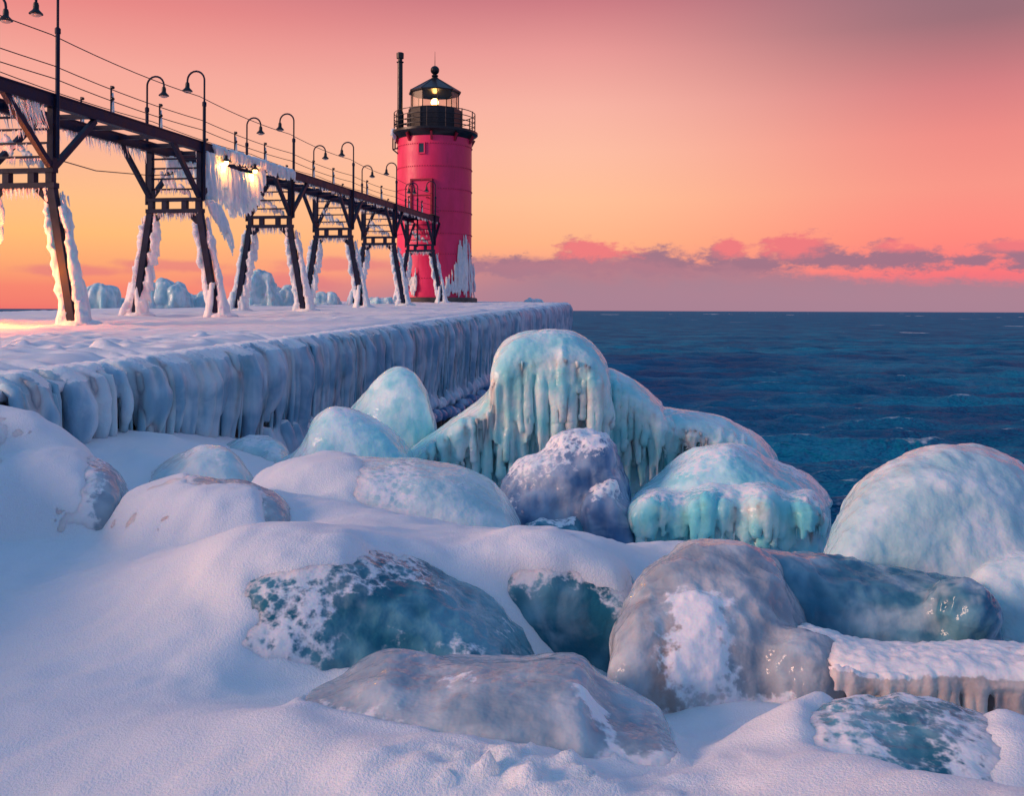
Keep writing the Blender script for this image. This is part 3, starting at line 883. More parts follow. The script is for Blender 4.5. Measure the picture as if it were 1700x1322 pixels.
def build_catwalk():
    rg = np.random.default_rng(31)
    protos = [build_bent(1), build_bent(2)]
    for i, t in enumerate(BT):
        r = protos[i] if i < 2 else copy_tree(protos[i % 2])
        r.parent = cat; r.location = (0, t, zt_(t))
    T0, T1 = 8.0, 41.3
    def zz(t, h): return zt_(t) + h
    # stringers, in bays
    ts = [T0, 11] + BT + [T1]
    for x in (-NR, -NL):
        for a, c in zip(ts[:-1], ts[1:]):
            b = MB(); b.bar((x, a + .004, zz(a, (ZD0 + ZD1) / 2)), (x, c - .004, zz(c, (ZD0 + ZD1) / 2)), .10, ZD1 - ZD0)
            s = b.build('stringer', M['steel'], cat)
            b = MB(); b.bar((x, a + .004, zz(a, ZD1 + .014)), (x, c - .004, zz(c, ZD1 + .014)), .13, .024); b.build('top_flange', M['steel'], s)
            b = MB(); b.bar((x, a + .004, zz(a, ZD0 - .010)), (x, c - .004, zz(c, ZD0 - .010)), .13, .018); b.build('bottom_flange', M['steel'], s)
    for t in np.arange(T0 + .3, T1, 1.12):
        b = MB(); b.bar((-NL + .052, t, zz(t, 3.58)), (-NR - .052, t, zz(t, 3.58)), .08, .08); b.build('cross_tie', M['steel'], cat)
    # a short plank landing at the lighthouse door
    for k in range(6):
        b = MB(); b.box(((-NL - NR) / 2, T1 - 1.2 + k * .2, zz(T1, ZD1 + .045)), (NL - NR + .2, .18, .035)); b.build('plank', M['timber'], cat)
    # railing: stanchions between the bents and two wires on each side
    st = []
    for x in (-NR, -NL):
        for a, c in zip(BT[:-1], BT[1:]):
            for q in (1 / 3, 2 / 3) if x == -NR else (.5,):
                t = a + (c - a) * q
                b = MB(); b.tube([(x, t, zz(t, ZD1 + .024)), (x, t, zz(t, ZD1 + .50))], .018, 6)
                s = b.build('stanchion', M['steel'], cat, True)
                b = MB()
                for h in (.27, .47): b.ell((x + .03, t, zz(t, ZD1 + h)), (.035, .035, .03), k=8, m=6)
                b.build('insulator', M['black'], s, True)
                b = MB()
                b.tube([(x + .02, t + .02, zz(t, ZD1 + .02)), (x + .02, t + .02, zz(t, ZD1 + .38))], [.035, .015], 6)
                b.build('frost', M['rime'], s, True)
    bts = [T0] + BT
    for x, hs in ((-NR + .0, (.27, .47)), (-NL, (.27, .47))):
        for h in hs:
            pts = []
            for a, c in zip(bts[:-1], bts[1:]):
                for q in np.linspace(0, 1, 9)[:-1]:
                    t = a + (c - a) * q
                    pts.append((x + .03, t, zz(t, ZD1 + h) - .05 * (1 - (2 * q - 1) ** 2)))
            pts.append((x + .03, T1, zz(T1, ZD1 + h)))
            b = MB(); b.tube(pts, .0085, 5); b.build('railing_wire', M['wire'], cat, True)
    pts = []
    for a, c in zip(bts[:-1], bts[1:]):
        for q in np.linspace(0, 1, 9)[:-1]:
            t = a + (c - a) * q; pts.append((-NR - .02, t, zz(t, 4.62) - .06 * (1 - (2 * q - 1) ** 2)))
    pts.append((-NR - .02, BT[-1], zz(BT[-1], 4.62)))
    b = MB(); b.tube(pts, .009, 5); b.build('lamp_wire', M['wire'], cat, True)
    # low cable slung from bent to bent
    a, c = BT[0], BT[1]
    b = MB(); b.tube([(-NR - .1, a, zz(a, 2.85)), (-NR - .2, a + .6, zz(a, 2.70)), (-NL + .3, (a + c) / 2, zz(c, 2.72)), (-NL + .02, c, zz(c, 2.98)), (-NR - .6, c, zz(c, 3.0))], .010, 5)
    b.build('slung_cable', M['wire'], cat, True)
    # ---- icicles along the stringers
    def fringe(t0, t1, x, dens, l0, l1, r0=.010, r1=.020, lean=.25, off=0.0, side=.05):
        mb = MB()
        for k in range(int((t1 - t0) * dens)):
            t = rg.uniform(t0, t1)
            icicle(mb, (x + rg.uniform(-side, side), t, zz(t, ZD0 - .02 + off)), rg.uniform(l0, l1), rg.uniform(r0, r1), (rg.normal(.02, .06), rg.normal(lean, .12)))
        o = mb.build('icicle_fringe', M['rime'], cat, True); o['kind'] = 'stuff'
    fringe(11.5, 19.4, -NL, 26, .05, .28)
    fringe(13.6, 14.5, -NR, 40, .15, .5, lean=.5)
    fringe(20, 41, -NL, 20, .05, .2)
    fringe(24.8, 41, -NR, 12, .03, .12)
    # rime thick on the bay beyond the second bent
    mb = MB()
    for k in range(150):
        t = rg.uniform(20.1, 24.5); x = -NR + rg.uniform(-.02, .09); z = zz(t, ZD1 - .02)
        L = rg.uniform(.12, .30)
        mb.tube([(x, t, z + .05), (x + .06, t + .03, z - .02), (x + .07, t + .05 + L * .2, z - L)], [.04, .05, .016], 6)
    def dsp(co, no): return vnoise(co * np.array([1, 1, .3]), 18, 4) * .012, sstep(no[:, 2], .3, .9) * .7
    fuse('rime_crust', mb, .026, 1, M['rime'], cat, dsp)
    # the great hanging sheet, longest beside the bent
    mb = MB()
    for k in range(210):
        q = rg.random(); t = 19.75 + q * 3.0
        if 20.25 < t < 20.75 and rg.random() < .75: continue
        top = zz(t, ZD0 + .02) - (.22 if 20.7 < t < 22.4 else 0); Lmax = np.interp(q, [0, .15, .5, .8, 1], [1.2, 1.15, 1.1, .95, .5])
        L = Lmax * rg.uniform(.55, 1.0)
        x = -NR + rg.uniform(-.10, .06)
        mb.tube([(x, t, top), (x + .02, t + .03, top - L * .35), (x + .03, t + L * .12, top - L * .7), (x + .04, t + L * .22, top - L)], [.05, .06, .05, .016], 6)
    for k in range(46):      # torn tail sweeping down from the bent
        q = rg.random(); L = rg.uniform(.3, .85)
        t = 19.72 + rg.uniform(0, .35) + q * .5; z = zz(t, ZD0 - 1.0 - q * .35)
        x = -NR + .12 + rg.uniform(-.07, .07)
        mb.tube([(x, t, z), (x + .1 * L, t + .15 * L, z - L * .4), (x + .28 * L, t + .30 * L, z - L)], [.045, .04, .012], 6)
    def dsp2(co, no): return vnoise(co * np.array([1, 1, .14]), 16, 4) * .018 + vnoise(co, 5, 2) * .01, np.zeros(len(co))
    fuse('hanging_ice_sheet', mb, .024, 1, M['rime'], cat, dsp2)
    # inner curtain below the far stringer, lit by the deck lamps
    mb = MB()
    for k in range(120):
        t = 20.3 + rg.random() * 4.0; L = rg.uniform(.25, .6)
        x = -NL + rg.uniform(-.05, .1); top = zz(t, ZD0)
        mb.tube([(x, t, top), (x, t + L * .1, top - L * .5), (x + .02, t + L * .2, top - L)], [.045, .045, .012], 6)
    fuse('hanging_ice_sheet', mb, .024, 1, M['rime'], cat, dsp2)
build_catwalk()

# ---- lit lamps slung below the deck
def deck_lamp(t, n, label, watt):
    r = empty('deck_lamp', W(t, n, ztop(t, n) + 3.40), -TH)
    tag(r, label, 'lamp', 'lit lamps under the catwalk deck')
    b = MB(); b.lathe([(.03, .10), (.03, .03), (.05, .02), (.11, -.04), (.115, -.05), (.09, -.045), (.02, .0)], 16); b.build('lamp_shade', M['black'], r, True)
    b = MB(); b.ell((0, 0, -.06), (.05, .05, .06), k=12, m=8); b.build('bulb', M['bulb'], r, True)
    l = bpy.data.lights.new('deck_lamp_light', 'POINT'); l.energy = watt; l.color = (1, .34, .06); l.shadow_soft_size = .06
    o = bpy.data.objects.new('deck_lamp_light', l); COL.objects.link(o); o.parent = r; o.location = (0, 0, -.16)
deck_lamp(20.5, 4.86, 'lit amber lamp under the deck, nearer of the two in the iced bay', 26)
deck_lamp(22.0, 4.86, 'lit amber lamp under the deck, farther of the two in the iced bay', 26)
def pier_lamp():  # invented fixture left of the view, added as source of the orange snow glow
    r = empty('unseen_bollard_lamp', W(13.7, 6.0, ztop(13.7, 6.0)), -TH)
    tag(r, 'added amber bollard lamp out of view, casting the warm pool beside the nearest catwalk bent', 'lamp')
    b = MB(); b.lathe([(.10, -.1), (.10, .03), (.05, .06), (.05, .80), (.07, .82), (.07, .84)], 16); b.build('post', M['steel'], r, True)
    b = MB(); b.lathe([(.05, .84), (.085, .87), (.085, .97), (.05, 1.0)], 16); b.build('bulb', M['bulb'], r, True)
    b = MB(); b.lathe([(.12, 1.0), (.12, 1.03), (.03, 1.08)], 16); b.build('cap', M['black'], r, True)
    l = bpy.data.lights.new('unseen_bollard_light', 'POINT'); l.energy = 380; l.color = (1, .20, .018); l.shadow_soft_size = .09
    o = bpy.data.objects.new('unseen_bollard_light', l); COL.objects.link(o); o.parent = r; o.location = (.16, .05, .92)
pier_lamp()

# ---- gooseneck lamps
def build_lamp():
    r = empty('gooseneck_lamp')
    b = MB(); b.tube([(0, 0, 0), (0, 0, 2.0)], .034, 10); pole = b.build('pole', M['steel'], r, True)
    b = MB(); b.lathe([(.045, 1.97), (.045, 2.05), (.026, 2.07)], 10); b.build('pole_sleeve', M['steel'], pole, True)
    pts = [(0, 0, 2.0), (0, 0, 2.52)] + [(-.19 + .19 * math.cos(a), 0, 2.52 + .19 * math.sin(a)) for a in np.linspace(.2, math.pi, 10)] + [(-.38, 0, 2.46)]
    b = MB(); b.tube(pts, .021, 8); b.build('gooseneck', M['steel'], r, True)
    b = MB(); b.lathe([(.035, 2.48), (.045, 2.44), (.045, 2.38), (.055, 2.36), (.105, 2.31), (.108, 2.295), (.09, 2.29)], 18, (-.38, 0, 0)); b.build('lamp_shade', M['black'], r, True)
    b = MB(); b.ell((-.38, 0, 2.285), (.08, .08, .03), k=14, m=6); b.build('lamp_lens', M['lens'], r, True)
    return r
order = ['first', 'second', 'third', 'fourth', 'fifth', 'sixth']
lp = build_lamp(); first = True
for i, t in enumerate(BT):
    for side in (0, 1):
        r = lp if first else copy_tree(lp)
        first = False
        n = NR - .09 if side == 0 else NL + .09
        h = (2.44 if side == 0 else 2.36) + (.22 if i == 0 else 0)
        r.location = W(t, n, zt_(t) + h)
        r.rotation_euler = (0, 0, -TH if side == 0 else math.pi - TH)
        nm = order[i]
        where = 'lake side' if side == 0 else 'far side'
        tag(r, f'unlit gooseneck lamp post on the {where} of the catwalk, {nm} bent from the left', 'lamp post', 'gooseneck lamps along the catwalk')
r = copy_tree(lp); r.location = W(40.4, 5.72, zt_(40.4) + 2.38); r.rotation_euler = (0, 0, -TH)
tag(r, 'unlit gooseneck lamp post standing right before the lighthouse door', 'lamp post', 'gooseneck lamps along the catwalk')

# ------------------------------------------------------------------ ice heaps on the far edge of the pier
def heap(px, w, h, d, seed, label, lobes=3):
    rg = np.random.default_rng(seed)
    n = 11.9
    base = np.array([(px - 850) / FPX * d, d, 0])
    # pier height at that place
    dx = base[0] - PIER0.x; t = dx * ST + base[1] * CT; nn = -dx * CT + base[1] * ST
    base[2] = ztop(t, nn) - .05
    mb = MB()
    for k in range(lobes):
        q = (k + .5) / lobes - .5
        hh = h * rg.uniform(.7, 1.0) * (1 - .5 * abs(q))
        lw = w / lobes * .78
        mb.ell((q * w * .8, rg.uniform(-.15, .15), hh * .22), (lw, .42, hh * .78), k=20, m=12)
        for j in range(9):
            an = rg.uniform(0, 6.28); ca, sa = math.cos(an), math.sin(an); h2 = hh * rg.uniform(.55, .95); x0 = q * w * .8
            rr = rg.uniform(.06, .12)
            mb.tube([(x0 + ca * lw * .35, sa * .2, h2), (x0 + ca * lw * .8, sa * .38, h2 * .72), (x0 + ca * lw * 1.02, sa * .45, h2 * .35), (x0 + ca * lw * 1.08, sa * .48, -.05)], [rr * .8, rr, rr, rr * 1.1], 8)
    mb.ell((0, 0, 0), (w * .58, .6, .16), k=20, m=8)
    def dsp(co, no): return fbm(co + seed, (3, 3, 1.0), seed, 3) * .09, sstep(no[:, 2] + .3 * vnoise(co, 2, seed), .75, 1.1) * .5
    o = fuse('ice_mound', mb, .04, 3, M['ice_pale'], None, dsp, loc=tuple(base))
    tag(o, label, 'ice mound', 'ice mounds along the far edge of the pier')
heap(160, .95, 1.05, 29.5, 1, 'pale blue ice mound right of the first catwalk leg, leftmost on the pier', 2)
heap(208, .8, .45, 30.5, 12, 'low ice mound just left of the second bent on the pier', 2)
heap(275, 1.5, 1.35, 31, 2, 'tallest pale blue ice mound between the legs of the second bent', 3)
heap(332, 1.0, .75, 32, 3, 'low squat ice mound behind the right leg of the second bent', 2)
heap(430, .9, 1.35, 34, 4, 'tall narrow ice mound between the legs of the third bent', 1)
heap(462, 1.1, 1.05, 35, 5, 'lobed ice mound behind the right leg of the third bent', 3)
heap(541, .75, .68, 36.5, 6, 'small rounded ice mound between the legs of the fourth bent', 2)
heap(632, .8, .42, 38.5, 7, 'low round ice mound left of the lighthouse foot', 2)
heap(886, .7, .30, 44.5, 8, 'small pale ice lumps at the outer right end of the pier', 2)

# ------------------------------------------------------------------ snow ground on the shore
SNOWPTS = [(-500, 1322, 2.9), (0, 1322, 2.85), (400, 1322, 2.72), (850, 1322, 2.62), (1250, 1322, 2.62), (1700, 1322, 2.6), (2100, 1322, 2.6),
    (-400, 1200, 3.4), (0, 1200, 3.35), (0, 1100, 3.9), (0, 1000, 4.55), (0, 900, 5.55), (0, 855, 6.0), (-300, 1000, 4.6), (-300, 850, 6.0),
    (200, 1200, 3.25), (200, 1100, 3.8), (200, 1000, 4.35), (220, 950, 4.65), (320, 910, 4.75), (120, 900, 5.4), (200, 880, 5.5), (60, 925, 5.2),
    (400, 886, 4.68), (500, 890, 4.62), (480, 950, 4.3), (400, 1050, 4.0), (350, 1120, 3.75),
    (420, 1150, 3.75), (520, 1128, 3.95), (470, 1100, 4.0), (250, 1225, 3.08), (480, 1182, 3.15), (100, 1265, 3.0), (380, 1165, 3.6),
    (600, 1230, 2.95), (750, 1280, 2.75), (900, 1290, 2.7),
    (550, 825, 5.8), (620, 855, 5.4), (700, 875, 5.2), (600, 882, 4.9), (700, 912, 4.85), (780, 905, 5.0), (830, 930, 4.85), (880, 905, 5.15), (960, 925, 5.0),
    (350, 880, 5.3), (450, 885, 5.3), (420, 840, 5.55), (500, 850, 5.5), (340, 830, 5.5), (330, 860, 5.4),
    (1020, 905, 5.6), (1100, 905, 5.8), (1180, 905, 5.9),
    (1180, 1190, 3.75), (1290, 1172, 3.8), (1230, 1215, 3.45), (1120, 1262, 3.1), (1020, 1290, 2.88), (1350, 1250, 2.95), (1500, 1280, 2.78), (1180, 1240, 3.2), (1330, 1225, 3.2),
    (250, 726, 8.0), (330, 735, 8.6), (150, 735, 7.4), (420, 760, 8.6), (200, 765, 7.0), (240, 830, 6.2), (100, 770, 6.8)]
WPTS = [(-6, 3, 1.25), (-6, 6, 1.4), (-5, 9, 1.3), (-5, 0, 1.0), (0, 0, .95), (5, 0, .8), (0, 1.5, .95), (-2.9, 10.5, .9), (-2.2, 12.5, -.1), (-1.4, 8.2, .9), (-.6, 9.8, .2), (-1.2, 11, -.3),
    (0, 7.4, .55), (0.4, 8.4, .45), (.8, 6.6, .6), (1.2, 10, -.3), (2, 7.5, .2), (3, 9, -.4), (4.5, 7, -.2), (6, 4, -.1), (5, 9.5, -.6), (2.2, 5.2, .5), (1.3, 4.8, .6), (.5, 4.2, .62), (.62, 4.7, .6), (3.2, 4.2, .35), (2.1, 3.75, .6), (1.5, 3.7, .7), (6, 1, .5), (-.27, 4.3, .72), (-.5, 4.2, .82), (-.1, 4.3, .66), (-.2, 3.9, .74), (-.45, 3.95, .8), (-.3, 3.35, .84), (0, 3.35, .78), (.25, 3.3, .78), (-.9, 6.3, .95), (-.4, 6.3, .9), (-.1, 6.2, .8), (1.25, 3.15, .78), (1.5, 3.1, .74), (1.25, 2.85, .86), (1.55, 2.8, .84), (.95, 3.15, .84), (.25, 4.95, .8),
    (-6, 12.5, .2), (0, 12.5, -.7), (6, 12.5, -.8), (-3.2, 14, -.5)]
ctrl = np.array([P(*p) for p in SNOWPTS] + [np.array(p, float) for p in WPTS])
def tps_fit(c, lam=.006):
    n = len(c)
    d = np.linalg.norm(c[:, None, :2] - c[None, :, :2], axis=-1) + 1e-9
    K = d * d * np.log(d) + lam * np.eye(n)
    Pm = np.c_[np.ones(n), c[:, :2]]
    A = np.zeros((n + 3, n + 3)); A[:n, :n] = K; A[:n, n:] = Pm; A[n:, :n] = Pm.T
    return np.linalg.solve(A, np.r_[c[:, 2], 0, 0, 0])
TPS = tps_fit(ctrl)
def ground(x, y):
    x, y = np.asarray(x, float), np.asarray(y, float)
    z = TPS[-3] + TPS[-2] * x + TPS[-1] * y
    for (cx, cy, _), w in zip(ctrl, TPS[:-3]):
        d2 = (x - cx) ** 2 + (y - cy) ** 2 + 1e-12
        z = z + w * .5 * d2 * np.log(d2)
    return z

def build_snow():
    xs = np.arange(-6, 6.01, .03); ys = np.concatenate([np.arange(-2, 2, .15), np.arange(2, 6, .025), np.arange(6, 13.01, .05)])
    X, Y = np.meshgrid(xs, ys, indexing='ij')
    Z = ground(X, Y)
    # snow drifted up and over the boulders
    H = np.full(X.shape, -9.0); C = np.zeros(X.shape)
    for co, no, sv in DRAPE:
        k = no[:, 2] > .12
        ix = np.clip(np.round((co[k, 0] + 6) / .03).astype(int), 0, len(xs) - 1)
        iy = np.clip(np.searchsorted(ys, co[k, 1]), 0, len(ys) - 1)
        h1 = np.full(X.shape, -9.0); np.maximum.at(h1, (ix, iy), co[k, 2])
        c1 = np.zeros(X.shape); np.maximum.at(c1, (ix, iy), sv[k])
        win = h1 > H; H = np.where(win, h1, H); C = np.where(win, c1, C)
    Qc = np.stack([X.ravel(), Y.ravel(), H.ravel() * .5], -1)
    C = C + (fbm(Qc, 3.2, 31, 3) * .13 + vnoise(Qc, 15, 33) * .08).reshape(C.shape) * (C > .03)
    D = np.clip((C - .62) * .3, -.16, .03)
    S = np.where(H > -8, H + D, -9)
    kk = .11
    w = np.clip(.5 + .5 * (S - Z) / kk, 0, 1)
    Z = np.where(S > -8, Z * (1 - w) + S * w + kk * w * (1 - w) * .8, Z)
    for _ in range(2):
        Z[1:-1, 1:-1] = Z[1:-1, 1:-1] * .4 + (Z[:-2, 1:-1] + Z[2:, 1:-1] + Z[1:-1, :-2] + Z[1:-1, 2:]) * .15
    Q = np.stack([X.ravel(), Y.ravel(), np.zeros(X.size)], -1)
    # wind ripples, soft lumps and crumbs of crust
    rot = np.stack([Q[:, 0] * .82 + Q[:, 1] * .57, -Q[:, 0] * .57 + Q[:, 1] * .82, Q[:, 2]], -1)
    h = fbm(Q, (1.1, 1.6, 1), 2, 3) * .024 + (1 - np.abs(vnoise(rot, (1.6, 6.5, 1), 5)) * 2) * .009 * sstep(vnoise(Q, .7, 15), -.4, .4) + vnoise(rot, (7, 15, 1), 6) * .006 + vnoise(Q, 19, 8) * .003
    cr = np.maximum(sstep(vnoise(Q, 1.2, 11), .3, .75), np.exp(-((Q[:, 0] - .05) / .45) ** 2 - ((Q[:, 1] - 2.75) / .16) ** 2))
    h += cr * np.abs(fbm(Q, 16, 7, 2)) * .05 + sstep(vnoise(Q, 2.6, 17), .2, .6) * np.abs(vnoise(Q, 13, 18)) * .014
    Z = Z + h.reshape(Z.shape)
    co = np.stack([X, Y, Z], -1).reshape(-1, 3)
    nr, nc = X.shape
    i = np.arange(nr - 1)[:, None] * nc + np.arange(nc - 1)[None]
    F = np.stack([i, i + nc, i + nc + 1, i + 1], -1).reshape(-1, 4)
    me = bpy.data.meshes.new('snow_ground')
    me.vertices.add(len(co)); me.vertices.foreach_set('co', co.ravel())
    me.loops.add(F.size); me.loops.foreach_set('vertex_index', F.ravel().astype(np.int32))
    me.polygons.add(len(F)); me.polygons.foreach_set('loop_start', (np.arange(len(F)) * 4).astype(np.int32))
    me.update(calc_edges=True)
    me.polygons.foreach_set('use_smooth', [True] * len(F))
    me.materials.append(M['snow'])
    o = bpy.data.objects.new('snow_ground', me); COL.objects.link(o)
    tag(o, 'drifted snow covering the shore in the foreground', kind='structure')
# ------------------------------------------------------------------ foreground boulders under ice
DRAPE = []
def mound(mb, crest, F, B, base, m=2.2, mf=None, taper=4.0, K=22):
    c = np.array([P(*p) for p in crest])
    s = np.r_[0, np.cumsum(np.linalg.norm(np.diff(c, axis=0), axis=1))]; s /= s[-1]
    u = np.linspace(0, 1, max(24, len(crest) * 5))
    # smooth interpolation
    pts = np.stack([np.interp(u, s, c[:, k]) for k in range(3)], -1)
    for _ in range(2):
        pts[1:-1] = pts[1:-1] * .5 + (pts[:-2] + pts[2:]) * .25
    mf = mf or m
    rings = []
    for q, p in zip(u, pts):
        w = max(1 - abs(2 * q - 1) ** taper, 0) ** .5 * .9 + .1
        ring = []
        bz = base(q, p) if callable(base) else base
        h = max(p[2] - bz, .03)
        ln = math.hypot(p[0], p[1]); ux, uy = p[0] / ln, p[1] / ln
        for k in range(K):
            th = math.pi * k / (K - 1)
            ct, st = math.cos(th), math.sin(th)
            e = 2 / (mf if ct > 0 else m)
            o = (F if ct > 0 else B) * w * math.copysign(abs(ct) ** e, ct)
            ring.append((p[0] - o * ux, p[1] - o * uy, bz + h * abs(st) ** e))
        rings.append(ring)
    mb.loft(rings)
    return mb

def boulder(label, mb, vox, mt, smooth=4, lump=.03, lf=1.6, mid=.010, flute=0.0, ff=7.0, scallop=.006, seed=0, snow=None, name='ice_boulder', drape=True, extra=None):
    """snow(co, no, h) -> amount 0..1; h = height above the snow ground"""
    def dsp(co, no):
        side = 1 - np.abs(no[:, 2])
        d = fbm(co, lf, seed, 2) * lump + fbm(co, 5.5, seed + 3, 2) * mid
        d = d - np.abs(vnoise(co * np.array([1, 1, .7]), 15, seed + 7)) * scallop + vnoise(co, 34, seed + 2) * .0022
        if flute:
            wob = co + np.stack([vnoise(co, 2.2, seed + 1)] * 2 + [np.zeros(len(co))], -1) * .06
            r1 = 1 - np.abs(vnoise(wob * np.array([1, 1, .10]), ff, seed + 9)) * 2
            r2 = 1 - np.abs(vnoise(wob * np.array([1, 1, .14]), ff * 2.1, seed + 4)) * 2
            d = d + (r1 + .5 * r2) * flute * sstep(side, .25, .75)
        h = co[:, 2] - ground(co[:, 0], co[:, 1])
        s = np.zeros(len(co))
        if snow is not None:
            s = snow(co, no, h)
            s_raw = s.copy()
            nn = fbm(co, 4.5, seed + 20, 3)
            s = s + nn * .22 * (s > .02)
            if drape: DRAPE.append((co + no * d[:, None], no.copy(), s_raw))
            d = d + sstep(s, .35, .8) * (.002 if drape else .012) * (1 + np.abs(vnoise(co, 26, seed + 5)))
        return d, np.clip(s, 0, 1.2)
    o = fuse(name, mb, vox, smooth, mt, None, dsp, extra=extra)
    tag(o, label, 'ice boulder', 'ice-glazed boulders on the shore')
    return o

def pxof(co):     # where a point lies across the shore as seen from the shooting spot (bearing, in pixels)
    return co[:, 0] / np.maximum(co[:, 1], .1) * FPX + 850

def drips(mb, xs, crest, depth_front, hem, rg, n, r=(.03, .06), start=(.0, .25), wob=.02):
    """frozen runs: from the crest over the front and hanging to the hem (photo pixel rows)"""
    cx = [c[0] for c in crest]; cy = [c[1] for c in crest]; cd = [c[2] for c in crest]
    for k in range(n):
        x = rg.uniform(*xs)
        d0 = np.interp(x, cx, cd); y0 = np.interp(x, cx, cy)
        hy = hem(x) + rg.normal(0, 14)
        dF = d0 - depth_front(x)
        rr = rg.uniform(*r)
        ys = y0 + (hy - y0) * rg.uniform(*start)
        if hy - ys < 12: continue
        pts, rad = [], []
        for q in np.linspace(0, 1, 7):
            y = ys + (hy - ys) * q
            f = min(1.0, ((y - y0) / max(hy - y0, 1)) ** .45)
            dd = d0 + (dF - d0) * f
            pts.append(P(x + wob * 80 * math.sin(k + q * 3), y, dd) + np.array([0, 0, -rr * .2])); rad.append(max(.012, rr * (.55 + .9 * math.sin(math.pi * (.15 + .62 * q))) * (1 - .72 * q ** 2.2)))
        mb.tube(pts, rad, 8)

def runs(mb, xs, crest, F, thick, hem, rg, n, r):
    """icicles hanging free from the brim of an ice roof down to the hem"""
    cx = [c[0] for c in crest]; cy = [c[1] for c in crest]; cd = [c[2] for c in crest]
    for k in range(n):
        x = rg.uniform(*xs); d0 = np.interp(x, cx, cd); y0 = np.interp(x, cx, cy); t = thick(x)
        hy = y0 + t + (hem(x) - y0 - t) * rg.uniform(.25, 1.05)
        rr = rg.uniform(*r); fr = F * rg.uniform(.72, .98)
        big = rg.random() < .25
        if big: rr *= 1.5
        s0 = rg.uniform(.2, .75)
        pts = [P(x, y0 + t * s0, d0 - fr * .6), P(x, y0 + t * (s0 * .5 + .45), d0 - fr * .88), P(x, y0 + t * 1.02, d0 - fr)]
        rad = [rr * .5, rr * 1.05, rr * 1.15]
        for q in (.3, .6, .85, 1.0):
            pts.append(P(x + rg.normal(0, 1.0), y0 + t + (hy - y0 - t) * q, d0 - fr)); rad.append(max(.013, rr * (1.15 - .95 * q)))
        mb.tube(pts, rad, 8)

def fine(mb, xs, crest, F, thick, hem, rg, n, r=(.006, .014)):
    """thin clear icicles between the big runs"""
    cx = [c[0] for c in crest]; cy = [c[1] for c in crest]; cd = [c[2] for c in crest]
    for k in range(n):
        x = rg.uniform(*xs); d0 = np.interp(x, cx, cd); y0 = np.interp(x, cx, cy); t = thick(x)
        fr = F * rg.uniform(.5, .96); ya = y0 + t * rg.uniform(.75, 1.0)
        L = (hem(x) - y0 - t) * rg.uniform(.15, .95) ** 1.3 + 6
        rr = rg.uniform(*r)
        mb.tube([P(x, ya, d0 - fr), P(x, ya + L * .3, d0 - fr), P(x + rg.normal(0, .6), ya + L * .7, d0 - fr), P(x + rg.normal(0, .8), ya + L, d0 - fr)], [rr * 1.3, rr, rr * .6, rr * .12], 6)

up_ = lambda no, a=.55, b=.95: sstep(no[:, 2], a, b)

